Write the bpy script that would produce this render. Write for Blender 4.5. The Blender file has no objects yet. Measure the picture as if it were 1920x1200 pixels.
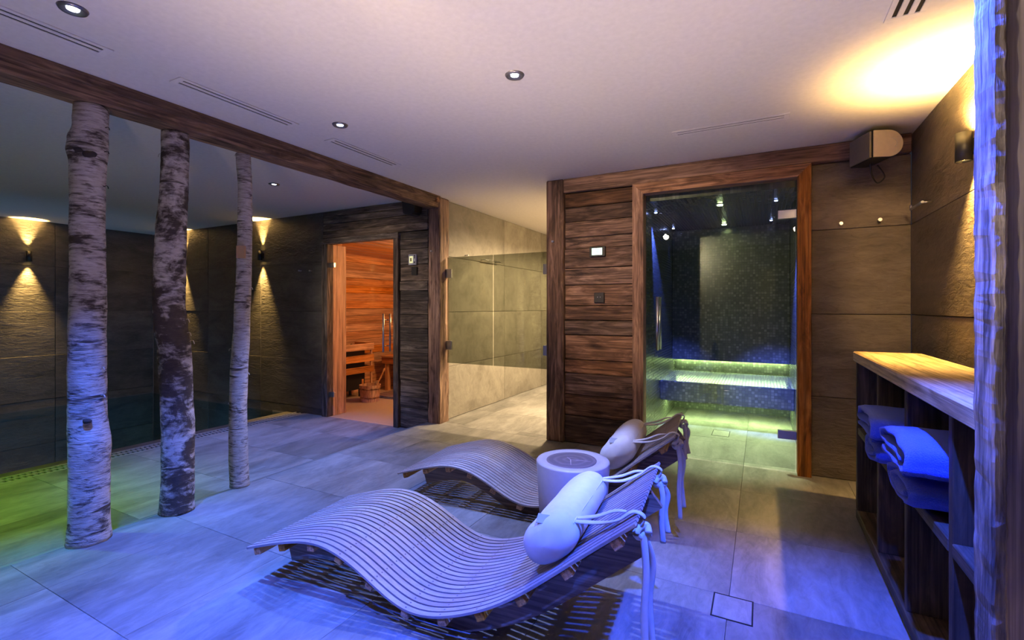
import bpy, bmesh, math, random
from mathutils import Vector, Matrix, noise
random.seed(7)
R = math.radians
scn = bpy.context.scene
COL = scn.collection

# ------------------------------------------------------------------ camera
CAM_H = 1.227
YAW = 27.63
cam_d = bpy.data.cameras.new('camera')
cam_d.sensor_width = 36.0
cam_d.lens = 892.0 / 1920.0 * 36.0
cam_d.shift_y = -23.0 / 1920.0
cam_d.clip_start = 0.02
cam = bpy.data.objects.new('camera', cam_d)
COL.objects.link(cam)
cam.location = (0, 0, CAM_H)
cam.rotation_euler = (R(90), 0, R(YAW))
scn.camera = cam

# ------------------------------------------------------------------ world, exposure
w = bpy.data.worlds.new('world')
scn.world = w
w.use_nodes = True
w.node_tree.nodes['Background'].inputs[0].default_value = (0.3, 0.3, 0.4, 1)
w.node_tree.nodes['Background'].inputs[1].default_value = 0.05
scn.view_settings.view_transform = 'Standard'
scn.view_settings.look = 'None'
scn.view_settings.gamma = 1.0
scn.view_settings.use_curve_mapping = False
scn.view_settings.exposure = 0.35
scn.cycles.max_bounces = 10
scn.cycles.diffuse_bounces = 5
scn.cycles.glossy_bounces = 4
scn.cycles.transparent_max_bounces = 16
scn.cycles.sample_clamp_indirect = 4.0

# light colours and powers (each lamp is placed by its own builder below)
BLUE = (0.03, 0.14, 1.0)
ICE = (0.13, 0.26, 1.0)
GREEN = (0.34, 1.0, 0.05)
WARM = (1.0, 0.60, 0.17)
CREAM = (1.0, 0.74, 0.42)
P_BLUE, P_ICE, P_GREEN = 520, 370, 200
P_SCONCE, P_SHOWER, P_WHITE = 160, 560, 10
P_SAUNA, P_UP = 62, 62
UPC = (1.0, .76, .50)

CEIL = 2.40
Y_F = 4.10          # plane of the sauna, pool-end and steam-room fronts
X_L, X_R, Y_B = -8.65, 0.90, -1.80
Z_D = -0.10         # lower pool-side deck

def pix(px, py, plane, val):
    """point on a world plane ('x','y' or 'z' = val) seen at a photo pixel"""
    a = R(YAW)
    t = (px - 960) / 892.0
    dx = -math.sin(a) + t * math.cos(a)
    dy = math.cos(a) + t * math.sin(a)
    dz = -(py - 577) / 892.0
    k = {'x': lambda: val / dx, 'y': lambda: val / dy, 'z': lambda: (val - CAM_H) / dz}[plane]()
    return Vector((dx * k, dy * k, CAM_H + dz * k))

# ------------------------------------------------------------------ node helpers
class NT:
    def __init__(s, name):
        m = bpy.data.materials.new(name)
        m.use_nodes = True
        s.m = m
        s.t = m.node_tree
        s.b = s.t.nodes['Principled BSDF']
        s.out = s.t.nodes['Material Output']
    def n(s, typ, **kw):
        o = s.t.nodes.new(typ)
        for k, v in kw.items():
            if k[0] == 'i' and k[1:].isdigit():
                s.set(o.inputs[int(k[1:])], v)
            else:
                setattr(o, k, v)
        return o
    def set(s, inp, v):
        if isinstance(v, bpy.types.NodeSocket):
            s.t.links.new(v, inp)
        else:
            if isinstance(v, tuple) and len(v) == 3 and inp.type == 'RGBA':
                v = (*v, 1)
            inp.default_value = v
    def p(s, **kw):
        names = {'col': 'Base Color', 'rough': 'Roughness', 'metal': 'Metallic', 'normal': 'Normal',
                 'spec': 'Specular IOR Level', 'ecol': 'Emission Color', 'estr': 'Emission Strength', 'sheen': 'Sheen Weight'}
        for k, v in kw.items():
            s.set(s.b.inputs[names[k]], v)
    def math(s, op, a, b=0.0, clamp=False):
        o = s.n('ShaderNodeMath', operation=op, use_clamp=clamp)
        s.set(o.inputs[0], a)
        s.set(o.inputs[1], b)
        return o.outputs[0]
    def mix(s, f, a, b, mode='MIX'):
        o = s.n('ShaderNodeMix', data_type='RGBA', blend_type=mode)
        s.set(o.inputs[0], f)
        s.set(o.inputs[6], a)
        s.set(o.inputs[7], b)
        return o.outputs[2]
    def ramp(s, f, stops):
        o = s.n('ShaderNodeValToRGB')
        s.set(o.inputs[0], f)
        e = o.color_ramp.elements
        while len(e) < len(stops):
            e.new(0.5)
        for el, (pos, c) in zip(e, stops):
            el.position = pos
            el.color = (*c, 1) if len(c) == 3 else c
        return o.outputs[0]
    def coords(s, scale, rnd=0.0, kind='Object'):
        tc = s.n('ShaderNodeTexCoord')
        mp = s.n('ShaderNodeMapping')
        s.t.links.new(tc.outputs[kind], mp.inputs[0])
        mp.inputs['Scale'].default_value = scale
        if rnd:
            oi = s.n('ShaderNodeObjectInfo')
            v = s.n('ShaderNodeVectorMath', operation='SCALE')
            v.inputs[0].default_value = (1.0, 0.73, 1.31)
            s.t.links.new(s.math('MULTIPLY', oi.outputs['Random'], rnd), v.inputs[3])
            s.t.links.new(v.outputs[0], mp.inputs['Location'])
        return mp.outputs[0]
    def noise(s, vec, scale, detail=4, rough=0.55, dist=0.0):
        o = s.n('ShaderNodeTexNoise')
        s.set(o.inputs['Vector'], vec)
        o.inputs['Scale'].default_value = scale
        o.inputs['Detail'].default_value = detail
        o.inputs['Roughness'].default_value = rough
        o.inputs['Distortion'].default_value = dist
        return o.outputs['Fac']
    def bump(s, h, strength=0.3, dist=0.01):
        o = s.n('ShaderNodeBump')
        o.inputs['Strength'].default_value = strength
        o.inputs['Distance'].default_value = dist
        s.set(o.inputs['Height'], h)
        return o.outputs[0]
    def random(s):
        return s.n('ShaderNodeObjectInfo').outputs['Random']

_M = {}
def plain(name, col, rough=0.5, metal=0.0, estr=0.0, ecol=None):
    if name in _M: return _M[name]
    n = NT(name)
    v = n.coords((1, 1, 1))
    k = n.noise(v, 35, 3)
    c = n.mix(k, tuple(x * 0.88 for x in col), tuple(min(1, x * 1.08) for x in col))
    n.p(col=c, rough=rough, metal=metal)
    if estr:
        n.p(ecol=ecol or col, estr=estr)
    _M[name] = n.m
    return n.m

def wood(name, axis, dark, mid, light, rough=0.65, vary=0.5, bump=0.5, fine=1.0, streak=0.75):
    key = name + '_grain_' + axis
    if key in _M: return _M[key]
    n = NT(key)
    lo, hi = 2.6, 17.0
    sc = tuple(lo if a == axis else hi for a in 'xyz')
    v = n.coords(sc, 60.0)
    g1 = n.noise(v, 1.0 * fine, 6, 0.62, 1.2)
    sc2 = tuple(1.6 if a == axis else 90.0 for a in 'xyz')
    v2 = n.coords(sc2, 45.0)
    g2 = n.noise(v2, 1.0 * fine, 4, 0.6, 0.3)
    c1 = n.ramp(g1, [(0.30, dark), (0.5, mid), (0.72, light)])
    k = n.ramp(g2, [(0.36, (0.25, 0.25, 0.25)), (0.58, (1, 1, 1))])
    c2 = n.mix(streak, c1, k, 'MULTIPLY')
    if streak > 0.5 and bump > 0.5:
        vo = n.n('ShaderNodeTexVoronoi')
        n.set(vo.inputs['Vector'], n.coords(tuple(1.7 if a == axis else 8.0 for a in 'xyz'), 23.0))
        vo.inputs['Scale'].default_value = 1.0
        kn = n.ramp(n.math('ADD', vo.outputs['Distance'], n.math('MULTIPLY', g2, 0.10)), [(0.13, (0.16, 0.13, 0.12)), (0.24, (1, 1, 1))])
        c2 = n.mix(0.85, c2, kn, 'MULTIPLY')
    r = n.random()
    hs = n.n('ShaderNodeHueSaturation')
    n.set(hs.inputs['Color'], c2)
    n.set(hs.inputs['Value'], n.math('ADD', n.math('MULTIPLY', r, 2 * vary), 1.0 - vary))
    r2 = n.math('FRACT', n.math('MULTIPLY', r, 7.31))
    n.set(hs.inputs['Saturation'], n.math('ADD', n.math('MULTIPLY', r2, 0.5), 0.72))
    h = n.math('ADD', n.math('MULTIPLY', g1, 0.6), n.math('MULTIPLY', g2, 0.5))
    n.p(col=hs.outputs[0], rough=rough, normal=n.bump(h, bump, 0.006), spec=0.3)
    _M[key] = n.m
    return n.m

def old_wood(axis):
    return wood('reclaimed_wood', axis, (0.045, 0.026, 0.018), (0.19, 0.105, 0.062), (0.46, 0.27, 0.17), 0.7, 0.55, 1.0)
def grey_wood(axis):
    return wood('weathered_grey_wood', axis, (0.03, 0.024, 0.02), (0.13, 0.10, 0.08), (0.30, 0.24, 0.19), 0.72, 0.45, 0.9)
def frame_wood(axis):
    return wood('frame_wood', axis, (0.09, 0.035, 0.016), (0.33, 0.15, 0.065), (0.58, 0.30, 0.14), 0.6, 0.15, 0.7)
def cedar(axis):
    return wood('cedar', axis, (0.40, 0.17, 0.07), (0.62, 0.30, 0.13), (0.74, 0.40, 0.19), 0.55, 0.16, 0.12, 0.7)
def shelf_wood(axis):
    return wood('shelf_wood', axis, (0.03, 0.02, 0.013), (0.085, 0.06, 0.042), (0.17, 0.12, 0.08), 0.7, 0.2, 0.5)
def top_wood(axis):
    return wood('pale_plank_wood', axis, (0.26, 0.16, 0.07), (0.55, 0.38, 0.20), (0.68, 0.50, 0.28), 0.6, 0.1, 0.4)
def slat_wood(axis):
    return wood('slat_wood', axis, (0.22, 0.185, 0.175), (0.285, 0.24, 0.225), (0.34, 0.295, 0.275), 0.5, 0.08, 0.05, 1.0, 0.12)
def rail_wood(axis):
    return wood('rail_wood', axis, (0.16, 0.10, 0.07), (0.26, 0.18, 0.13), (0.34, 0.25, 0.19), 0.55, 0.08, 0.15)
def end_wood(axis):
    return wood('crossbar_wood', axis, (0.30, 0.14, 0.05), (0.52, 0.27, 0.10), (0.62, 0.36, 0.15), 0.6, 0.15, 0.1)

def slate(name, dark, mid, light, rough=0.5, bump=0.6, sc=(1.0, 1.0, 3.2), spec=0.4):
    if name in _M: return _M[name]
    n = NT(name)
    v = n.coords(sc, 40.0)
    a = n.noise(v, 1.6, 9, 0.62, 0.8)
    b = n.noise(v, 9.0, 8, 0.65, 1.2)
    c = n.ramp(n.math('ADD', n.math('MULTIPLY', a, 0.65), n.math('MULTIPLY', b, 0.35)), [(0.33, dark), (0.5, mid), (0.68, light)])
    hs = n.n('ShaderNodeHueSaturation')
    n.set(hs.inputs['Color'], c)
    n.set(hs.inputs['Value'], n.math('ADD', n.math('MULTIPLY', n.random(), 0.35), 0.82))
    hgt = n.math('ADD', n.math('MULTIPLY', a, 0.5), n.math('MULTIPLY', b, 0.6))
    n.p(col=hs.outputs[0], rough=n.math('ADD', n.math('MULTIPLY', b, 0.25), rough - 0.12), normal=n.bump(hgt, bump, 0.02), spec=spec)
    _M[name] = n.m
    return n.m

M_SLATE = slate('dark_slate', (0.030, 0.029, 0.028), (0.075, 0.070, 0.066), (0.13, 0.12, 0.11), 0.5, 0.8)
M_SLATE_W = slate('brown_slate', (0.055, 0.046, 0.036), (0.13, 0.105, 0.08), (0.21, 0.17, 0.13), 0.55, 0.8)
M_SHOWER = slate('shower_stone', (0.15, 0.135, 0.11), (0.27, 0.245, 0.205), (0.38, 0.35, 0.29), 0.5, 0.35, (1, 1, 1))
M_FLOOR = slate('pale_floor_stone', (0.09, 0.086, 0.08), (0.18, 0.172, 0.16), (0.28, 0.268, 0.25), 0.55, 0.22, (2.6, 0.9, 1), 0.2)
M_GROUT = plain('grout', (0.26, 0.25, 0.235), 0.9)
M_GROUT_D = plain('dark_grout', (0.02, 0.02, 0.02), 0.9)
M_CEIL = plain('ceiling_plaster', (0.74, 0.70, 0.68), 0.9)
M_WHITE = plain('white_metal', (0.76, 0.72, 0.70), 0.7)
M_BLACK = plain('black_metal', (0.012, 0.012, 0.013), 0.45)
M_DARK = plain('void_black', (0.006, 0.006, 0.006), 0.9)
M_STEEL = plain('brushed_steel', (0.62, 0.62, 0.64), 0.28, 1.0)
M_GLASSEDGE = plain('glass_edge', (0.10, 0.16, 0.14), 0.2)
M_FABRIC = plain('ivory_fabric', (0.60, 0.56, 0.525), 0.9)
M_STONE_W = plain('white_lacquer', (0.42, 0.39, 0.40), 0.45)

def glass(name, tint, base=0.04, rough=0.0):
    n = NT(name)
    fr = n.n('ShaderNodeFresnel')
    fr.inputs[0].default_value = 1.5
    geo = n.n('ShaderNodeNewGeometry')
    tr = n.n('ShaderNodeBsdfTransparent')
    tr.inputs[0].default_value = (*tint, 1)
    gl = n.n('ShaderNodeBsdfGlossy')
    gl.inputs['Roughness'].default_value = rough
    mx = n.n('ShaderNodeMixShader')
    f = n.math('MULTIPLY', fr.outputs[0], n.math('SUBTRACT', 1.0, geo.outputs['Backfacing']))
    n.t.links.new(f, mx.inputs[0])
    n.t.links.new(tr.outputs[0], mx.inputs[1])
    n.t.links.new(gl.outputs[0], mx.inputs[2])
    n.t.links.new(mx.outputs[0], n.out.inputs[0])
    return n.m
M_GLASS = glass('clear_glass', (0.97, 0.98, 0.97))
M_GLASS_G = glass('green_glass', (0.88, 0.94, 0.89))
M_GLASS_S = glass('smoked_glass', (0.53, 0.545, 0.50))

def water():
    n = NT('pool_water')
    v = n.coords((1, 1, 1))
    nm = n.bump(n.noise(v, 2.2, 3, 0.5, 0.4), 0.10, 0.05)
    fr = n.n('ShaderNodeFresnel')
    fr.inputs[0].default_value = 1.33
    n.t.links.new(nm, fr.inputs['Normal'])
    tr = n.n('ShaderNodeBsdfTransparent')
    tr.inputs[0].default_value = (0.45, 0.72, 0.72, 1)
    gl = n.n('ShaderNodeBsdfGlossy')
    gl.inputs['Roughness'].default_value = 0.02
    n.t.links.new(nm, gl.inputs['Normal'])
    mx = n.n('ShaderNodeMixShader')
    n.t.links.new(fr.outputs[0], mx.inputs[0])
    n.t.links.new(tr.outputs[0], mx.inputs[1])
    n.t.links.new(gl.outputs[0], mx.inputs[2])
    n.t.links.new(mx.outputs[0], n.out.inputs[0])
    return n.m
M_WATER = water()

def mosaic(a, b, cols, size=0.028):
    key = 'mosaic_' + a + b
    n = NT(key)
    tc = n.n('ShaderNodeTexCoord')
    sp = n.n('ShaderNodeSeparateXYZ')
    n.t.links.new(tc.outputs['Object'], sp.inputs[0])
    u = n.math('DIVIDE', sp.outputs['xyz'.index(a)], size)
    v = n.math('DIVIDE', sp.outputs['xyz'.index(b)], size)
    cb = n.n('ShaderNodeCombineXYZ')
    n.t.links.new(n.math('FLOOR', u), cb.inputs[0])
    n.t.links.new(n.math('FLOOR', v), cb.inputs[1])
    wn = n.n('ShaderNodeTexWhiteNoise')
    wn.noise_dimensions = '2D'
    n.t.links.new(cb.outputs[0], wn.inputs[0])
    c = n.ramp(wn.outputs[0], [(0.0, cols[0]), (0.6, cols[1]), (1.0, cols[2])])
    def edge(x):
        f = n.math('FRACT', x)
        return n.math('GREATER_THAN', n.math('ABSOLUTE', n.math('SUBTRACT', f, 0.5)), 0.43)
    g = n.math('MAXIMUM', edge(u), edge(v))
    col = n.mix(g, c, (0.05, 0.05, 0.045))
    n.p(col=col, rough=n.math('ADD', n.math('MULTIPLY', g, 0.5), 0.22), normal=n.bump(n.math('SUBTRACT', 1.0, g), 0.4, 0.003))
    return n.m
MC = [(0.075, 0.085, 0.065), (0.105, 0.115, 0.09), (0.17, 0.18, 0.145)]
MOS_XZ, MOS_YZ, MOS_XY = mosaic('x', 'z', MC), mosaic('y', 'z', MC), mosaic('x', 'y', MC)

def bark(name, cover, vertical):
    n = NT(name)
    v = n.coords((4.5, 4.5, 10.0 if not vertical else 5.0), 20.0)
    a = n.noise(v, 1.05, 7, 0.62, 0.7)
    v2 = n.coords((16, 16, 95.0 if not vertical else 40.0), 20.0)
    b = n.noise(v2, 1.0, 5, 0.65, 0.6)
    v3 = n.coords((3, 3, 30.0), 11.0)
    c3 = n.noise(v3, 1.0, 3, 0.5, 0.2)
    base = n.ramp(b, [(0.32, (0.22, 0.18, 0.16)), (0.48, (0.44, 0.385, 0.35)), (0.7, (0.60, 0.545, 0.50))])
    patch = n.ramp(n.math('ADD', n.math('MULTIPLY', a, 0.72), n.math('MULTIPLY', b, 0.28)), [(cover - 0.05, (1, 1, 1)), (cover + 0.06, (0, 0, 0))])
    scar = n.ramp(c3, [(0.63, (0, 0, 0)), (0.70, (1, 1, 1))])
    fac = n.math('MAXIMUM', patch, scar)
    col = n.mix(fac, base, n.mix(b, (0.018, 0.014, 0.012), (0.12, 0.09, 0.075)))
    h = n.math('ADD', n.math('MULTIPLY', b, 0.5), n.math('MULTIPLY', fac, 0.5))
    n.p(col=col, rough=0.8, normal=n.bump(h, 0.9, 0.012), spec=0.25)
    return n.m

def terry():
    n = NT('blue_terry')
    v = n.coords((1, 1, 1))
    a = n.noise(v, 220, 3, 0.7)
    c = n.mix(a, (0.02, 0.05, 0.50), (0.06, 0.14, 0.85))  # blue lamplight on the towels is put into the cloth colour
    n.p(col=c, rough=0.95, normal=n.bump(a, 1.0, 0.008), sheen=0.3)
    return n.m
M_TERRY = terry()

def log_top():
    n = NT('log_end_grain')
    tc = n.n('ShaderNodeTexCoord')
    v = n.n('ShaderNodeVectorMath', operation='LENGTH')
    sp = n.n('ShaderNodeSeparateXYZ')
    n.t.links.new(tc.outputs['Object'], sp.inputs[0])
    cb = n.n('ShaderNodeCombineXYZ')
    n.t.links.new(sp.outputs[0], cb.inputs[0])
    n.t.links.new(sp.outputs[1], cb.inputs[1])
    n.t.links.new(cb.outputs[0], v.inputs[0])
    wob = n.noise(tc.outputs['Object'], 9, 4)
    rr = n.math('ADD', n.math('MULTIPLY', v.outputs['Value'], 150), n.math('MULTIPLY', wob, 6))
    ring = n.math('SINE', rr)
    c = n.ramp(ring, [(0.0, (0.11, 0.09, 0.12)), (1.0, (0.20, 0.165, 0.20))])
    n.p(col=n.mix(n.noise(tc.outputs['Object'], 14, 5), c, (0.09, 0.075, 0.10)), rough=0.6)
    return n.m

def emit(name, col, strength):
    n = NT(name)
    n.p(col=(0.0, 0.0, 0.0), ecol=col, estr=strength)
    return n.m

# ------------------------------------------------------------------ object helpers
def wloc(o):
    v = Vector((0, 0, 0))
    while o is not None:
        v += o.location
        o = o.parent
    return v

def tag(o, label=None, cat=None, group=None, kind=None):
    if label: o['label'] = label
    if cat: o['category'] = cat
    if group: o['group'] = group
    if kind: o['kind'] = kind
    return o

def link(name, me, loc=(0, 0, 0), parent=None, mat=None):
    o = bpy.data.objects.new(name, me)
    COL.objects.link(o)
    o.location = loc
    if parent is not None: o.parent = parent
    if mat is not None and me is not None:
        if not me.materials: me.materials.append(mat)
    return o

def thing(name, label, cat, loc=(0, 0, 0), rz=0.0, group=None, kind=None):
    o = link(name, None, loc)
    o.rotation_euler = (0, 0, rz)
    return tag(o, label, cat, group, kind)

_box_cache = {}
def box_mesh(sx, sy, sz, bv):
    key = (round(sx, 5), round(sy, 5), round(sz, 5), round(bv, 5))
    bv = min(bv, sx * 0.45, sy * 0.45, sz * 0.45)
    hx, hy, hz = sx / 2, sy / 2, sz / 2
    vs, idx = [], {}
    for ix in (-1, 1):
        for iy in (-1, 1):
            for iz in (-1, 1):
                for ax in range(3):
                    c = [ix * (hx - bv), iy * (hy - bv), iz * (hz - bv)]
                    c[ax] = (ix * hx, iy * hy, iz * hz)[ax]
                    idx[(ix, iy, iz, ax)] = len(vs)
                    vs.append(c)
    fs = []
    S = (-1, 1)
    for s in S:
        fs.append([idx[(s, a, b, 0)] for a, b in ((-1, -1), (1, -1), (1, 1), (-1, 1))])
        fs.append([idx[(a, s, b, 1)] for a, b in ((-1, -1), (1, -1), (1, 1), (-1, 1))])
        fs.append([idx[(a, b, s, 2)] for a, b in ((-1, -1), (1, -1), (1, 1), (-1, 1))])
    for a in S:
        for b in S:
            fs.append([idx[(a, b, -1, 0)], idx[(a, b, 1, 0)], idx[(a, b, 1, 1)], idx[(a, b, -1, 1)]])
            fs.append([idx[(a, -1, b, 0)], idx[(a, 1, b, 0)], idx[(a, 1, b, 2)], idx[(a, -1, b, 2)]])
            fs.append([idx[(-1, a, b, 1)], idx[(1, a, b, 1)], idx[(1, a, b, 2)], idx[(-1, a, b, 2)]])
            for c in S:
                fs.append([idx[(a, b, c, k)] for k in range(3)])
    me = bpy.data.meshes.new('bevelled_box')
    me.from_pydata(vs, [], fs)
    bm = bmesh.new(); bm.from_mesh(me)
    bmesh.ops.recalc_face_normals(bm, faces=bm.faces)
    bm.to_mesh(me); bm.free()
    return me

def box(name, lo, hi, mat, parent=None, bv=0.003):
    """axis-aligned bevelled box between two world corners; parent must be unrotated"""
    lo, hi = Vector(lo), Vector(hi)
    c = (lo + hi) / 2
    s = hi - lo
    key = (round(s.x, 4), round(s.y, 4), round(s.z, 4), round(bv, 4), mat.name)
    me = _box_cache.get(key)
    if me is None:
        me = box_mesh(s.x, s.y, s.z, bv)
        me.materials.append(mat)
        _box_cache[key] = me
    return link(name, me, c - (wloc(parent) if parent else Vector()), parent)

def from_bm(name, bm, mat, loc=(0, 0, 0), parent=None, smooth=False):
    bmesh.ops.recalc_face_normals(bm, faces=bm.faces)
    me = bpy.data.meshes.new(name)
    bm.to_mesh(me)
    bm.free()
    me.materials.append(mat)
    if smooth:
        me.polygons.foreach_set('use_smooth', [True] * len(me.polygons))
    return link(name, me, loc, parent)

def rough_box(name, lo, hi, mat, parent=None, amp=0.006, seg=0.05, freq=6.0, bv=0.008, seed=0.0):
    lo, hi = Vector(lo), Vector(hi)
    c, s = (lo + hi) / 2, hi - lo
    bm = bmesh.new()
    bm.from_mesh(box_mesh(s.x, s.y, s.z, bv))
    ax = max(range(3), key=lambda k: s[k])
    n = int(s[ax] / seg)
    for i in range(1, n):
        co = Vector((0, 0, 0)); co[ax] = -s[ax] / 2 + s[ax] * i / n
        no = Vector((0, 0, 0)); no[ax] = 1
        bmesh.ops.bisect_plane(bm, geom=bm.verts[:] + bm.edges[:] + bm.faces[:], plane_co=co, plane_no=no)
    for v in bm.verts:
        q = (v.co + c) * freq + Vector((seed, seed, seed))
        d = Vector((noise.noise(q), noise.noise(q + Vector((9, 3, 1))), noise.noise(q + Vector((2, 8, 5)))))
        d[ax] = 0
        v.co += d * amp
    return from_bm(name, bm, mat, c - (wloc(parent) if parent else Vector()), parent)

def cyl(name, p0, p1, r0, r1, mat, parent=None, seg=20, smooth=True, cap=True):
    p0, p1 = Vector(p0), Vector(p1)
    d = p1 - p0
    bm = bmesh.new()
    bmesh.ops.create_cone(bm, cap_ends=cap, segments=seg, radius1=r0, radius2=r1, depth=d.length)
    q = d.to_track_quat('Z', 'Y').to_matrix().to_4x4()
    bmesh.ops.transform(bm, matrix=q, verts=bm.verts)
    o = from_bm(name, bm, mat, (p0 + p1) / 2 - (wloc(parent) if parent else Vector()), parent)
    if smooth:
        for f in o.data.polygons:
            f.use_smooth = len(f.vertices) == 4
    return o

def tube(name, pts, r, mat, parent=None, seg=8, flat=1.0, loc=(0, 0, 0), up=(0, 0, 1), sub=6):
    """swept tube through points (Catmull-Rom), r scalar or list; flat squeezes the 'up' side"""
    P = [Vector(p) for p in pts]
    rr = r if isinstance(r, (list, tuple)) else [r] * len(P)
    path, rad = [], []
    for i in range(len(P) - 1):
        a, b = P[max(i - 1, 0)], P[i]
        c, d = P[i + 1], P[min(i + 2, len(P) - 1)]
        for k in range(sub):
            t = k / sub
            path.append(0.5 * ((2 * b) + (c - a) * t + (2 * a - 5 * b + 4 * c - d) * t * t + (3 * b - a - 3 * c + d) * t ** 3))
            rad.append(rr[i] * (1 - t) + rr[i + 1] * t)
    path.append(P[-1]); rad.append(rr[-1])
    bm = bmesh.new()
    rings = []
    upv = Vector(up)
    for i, p in enumerate(path):
        tg = (path[min(i + 1, len(path) - 1)] - path[max(i - 1, 0)]).normalized()
        s = tg.cross(upv)
        if s.length < 1e-3: s = tg.cross(Vector((1, 0, 0)))
        s.normalize()
        n = s.cross(tg).normalized()
        rings.append([bm.verts.new(p + (s * math.cos(2 * math.pi * k / seg) + n * math.sin(2 * math.pi * k / seg) * flat) * rad[i]) for k in range(seg)])
    for a, b in zip(rings, rings[1:]):
        for k in range(seg):
            bm.faces.new((a[k], a[(k + 1) % seg], b[(k + 1) % seg], b[k]))
    bm.faces.new(rings[0]); bm.faces.new(rings[-1])
    return from_bm(name, bm, mat, loc, parent, smooth=True)

def prism(name, poly, axis, lo, hi, mat, parent=None, origin=None):
    """2-D polygon extruded along an axis; poly gives the two other coordinates in xyz order (world)"""
    bm = bmesh.new()
    def mk(p, h):
        if axis == 'x': return (h, p[0], p[1])
        if axis == 'y': return (p[0], h, p[1])
        return (p[0], p[1], h)
    a = [bm.verts.new(mk(p, lo)) for p in poly]
    b = [bm.verts.new(mk(p, hi)) for p in poly]
    bm.faces.new(a); bm.faces.new(b[::-1])
    for i in range(len(poly)):
        j = (i + 1) % len(poly)
        bm.faces.new((a[i], a[j], b[j], b[i]))
    c = Vector((0, 0, 0))
    for v in bm.verts: c += v.co
    c /= len(bm.verts)
    for v in bm.verts: v.co -= c
    return from_bm(name, bm, mat, c - (wloc(parent) if parent else Vector()), parent)

def lathe(name, prof, mat, loc, parent=None, seg=32, smooth=True):
    bm = bmesh.new()
    rings = []
    for r, z in prof:
        if r < 1e-6:
            rings.append([bm.verts.new((0, 0, z))])
        else:
            rings.append([bm.verts.new((r * math.cos(2 * math.pi * k / seg), r * math.sin(2 * math.pi * k / seg), z)) for k in range(seg)])
    for a, b in zip(rings, rings[1:]):
        for k in range(seg):
            q = [a[k % len(a)], a[(k + 1) % len(a)], b[(k + 1) % len(b)], b[k % len(b)]]
            q = list(dict.fromkeys(q))
            if len(q) >= 3: bm.faces.new(q)
    return from_bm(name, bm, mat, Vector(loc) - (wloc(parent) if parent else Vector()), parent, smooth)

def light(name, typ, loc, power, col, parent=None, rot=None, size=60, blend=0.4, rad=0.03):
    d = bpy.data.lights.new(name, typ)
    d.energy = power
    d.color = col
    if typ in ('SPOT', 'POINT'): d.shadow_soft_size = rad
    if typ == 'SPOT':
        d.spot_size = R(size)
        d.spot_blend = blend
    o = bpy.data.objects.new(name, d)
    COL.objects.link(o)
    o.location = Vector(loc) - (wloc(parent) if parent else Vector())
    if parent: o.parent = parent
    if rot: o.rotation_euler = rot
    return o

def struct(o, label, cat):
    return tag(o, label, cat, kind='structure')

# ------------------------------------------------------------------ floors
JX = [-2.77 + 0.6625 * k for k in range(-1, 6)]
JY = [0.90 + 0.66 * k for k in range(-4, 11)]
def cuts(a, b, joints):
    c = [a] + sorted(j for j in joints if a + 0.03 < j < b - 0.03) + [b]
    return list(zip(c, c[1:]))
floor = struct(box('floor', (-3.17, Y_B, -0.14), (X_R, 8.0, -0.022), M_GROUT, bv=0.001),
               'pale stone tile floor under the wavy loungers', 'floor')
G = 0.0007
def lay(parent, x0, x1, y0, y1, z):
    for a, b in cuts(x0, x1, JX):
        for c, d in cuts(y0, y1, JY):
            dz = random.uniform(-0.0008, 0.0008)
            box('tile', (a + G, c + G, z - 0.021), (b - G, d - G, z + dz), M_FLOOR, parent, 0.0012)
lay(floor, -3.17, X_R, Y_B, Y_F, 0)
lay(floor, -3.05, -1.76, Y_F, 8.0, 0)
lay(floor, -0.95, 0.28, Y_F, 6.2, 0)
deck = struct(box('floor_poolside', (-5.07, Y_B, -0.26), (-3.17, Y_F, -0.122), M_GROUT, bv=0.001),
              'lower stone tile floor between the birch trunks and the pool gutter', 'floor')
for a, b in cuts(-5.07, -3.46, [-4.73, -4.10]):
    for c, d in cuts(Y_B, Y_F, JY):
        box('tile', (a + G, c + G, -0.121), (b - G, d - G, Z_D), M_FLOOR, deck, 0.0012)
ramp_me = None
for c, d in cuts(Y_B, Y_F, JY):
    prism('ramp_tile', [(-3.459, -0.121), (-3.459, Z_D), (-3.172, -0.002), (-3.172, -0.121)], 'y', c + G, d - G, M_FLOOR, deck)

# ------------------------------------------------------------------ pool
pool = struct(box('floor_pool', (X_L, Y_B, -1.36), (-5.40, Y_F, -1.26), M_FLOOR, bv=0.001), 'sunken pool bottom under the dark water', 'pool')
box('pool_side', (-5.42, Y_B, -1.26), (-5.32, Y_F, -0.16), M_SLATE, pool)
tag(box('coping', (-5.44, Y_B, -0.16), (-5.25, Y_F, -0.115), M_SLATE, pool, 0.004), kind=None)
wtr = box('pool_water', (X_L + 0.005, Y_B + 0.01, -0.150), (-5.445, Y_F - 0.005, -0.148), M_WATER, None, 0.0005)
bm = bmesh.new()
vs = [bm.verts.new(p) for p in ((X_L + 0.03, Y_B + 0.03, 0), (-5.445, Y_B + 0.03, 0), (-5.445, Y_F - 0.03, 0), (X_L + 0.03, Y_F - 0.03, 0))]
bm.faces.new(vs)
wtr.data = bpy.data.meshes.new('water_surface')
bm.to_mesh(wtr.data); bm.free()
wtr.data.materials.append(M_WATER)
wtr.location = (0, 0, -0.135)
tag(wtr, 'dark still pool water along the slate walls', 'water', kind='stuff')
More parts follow.
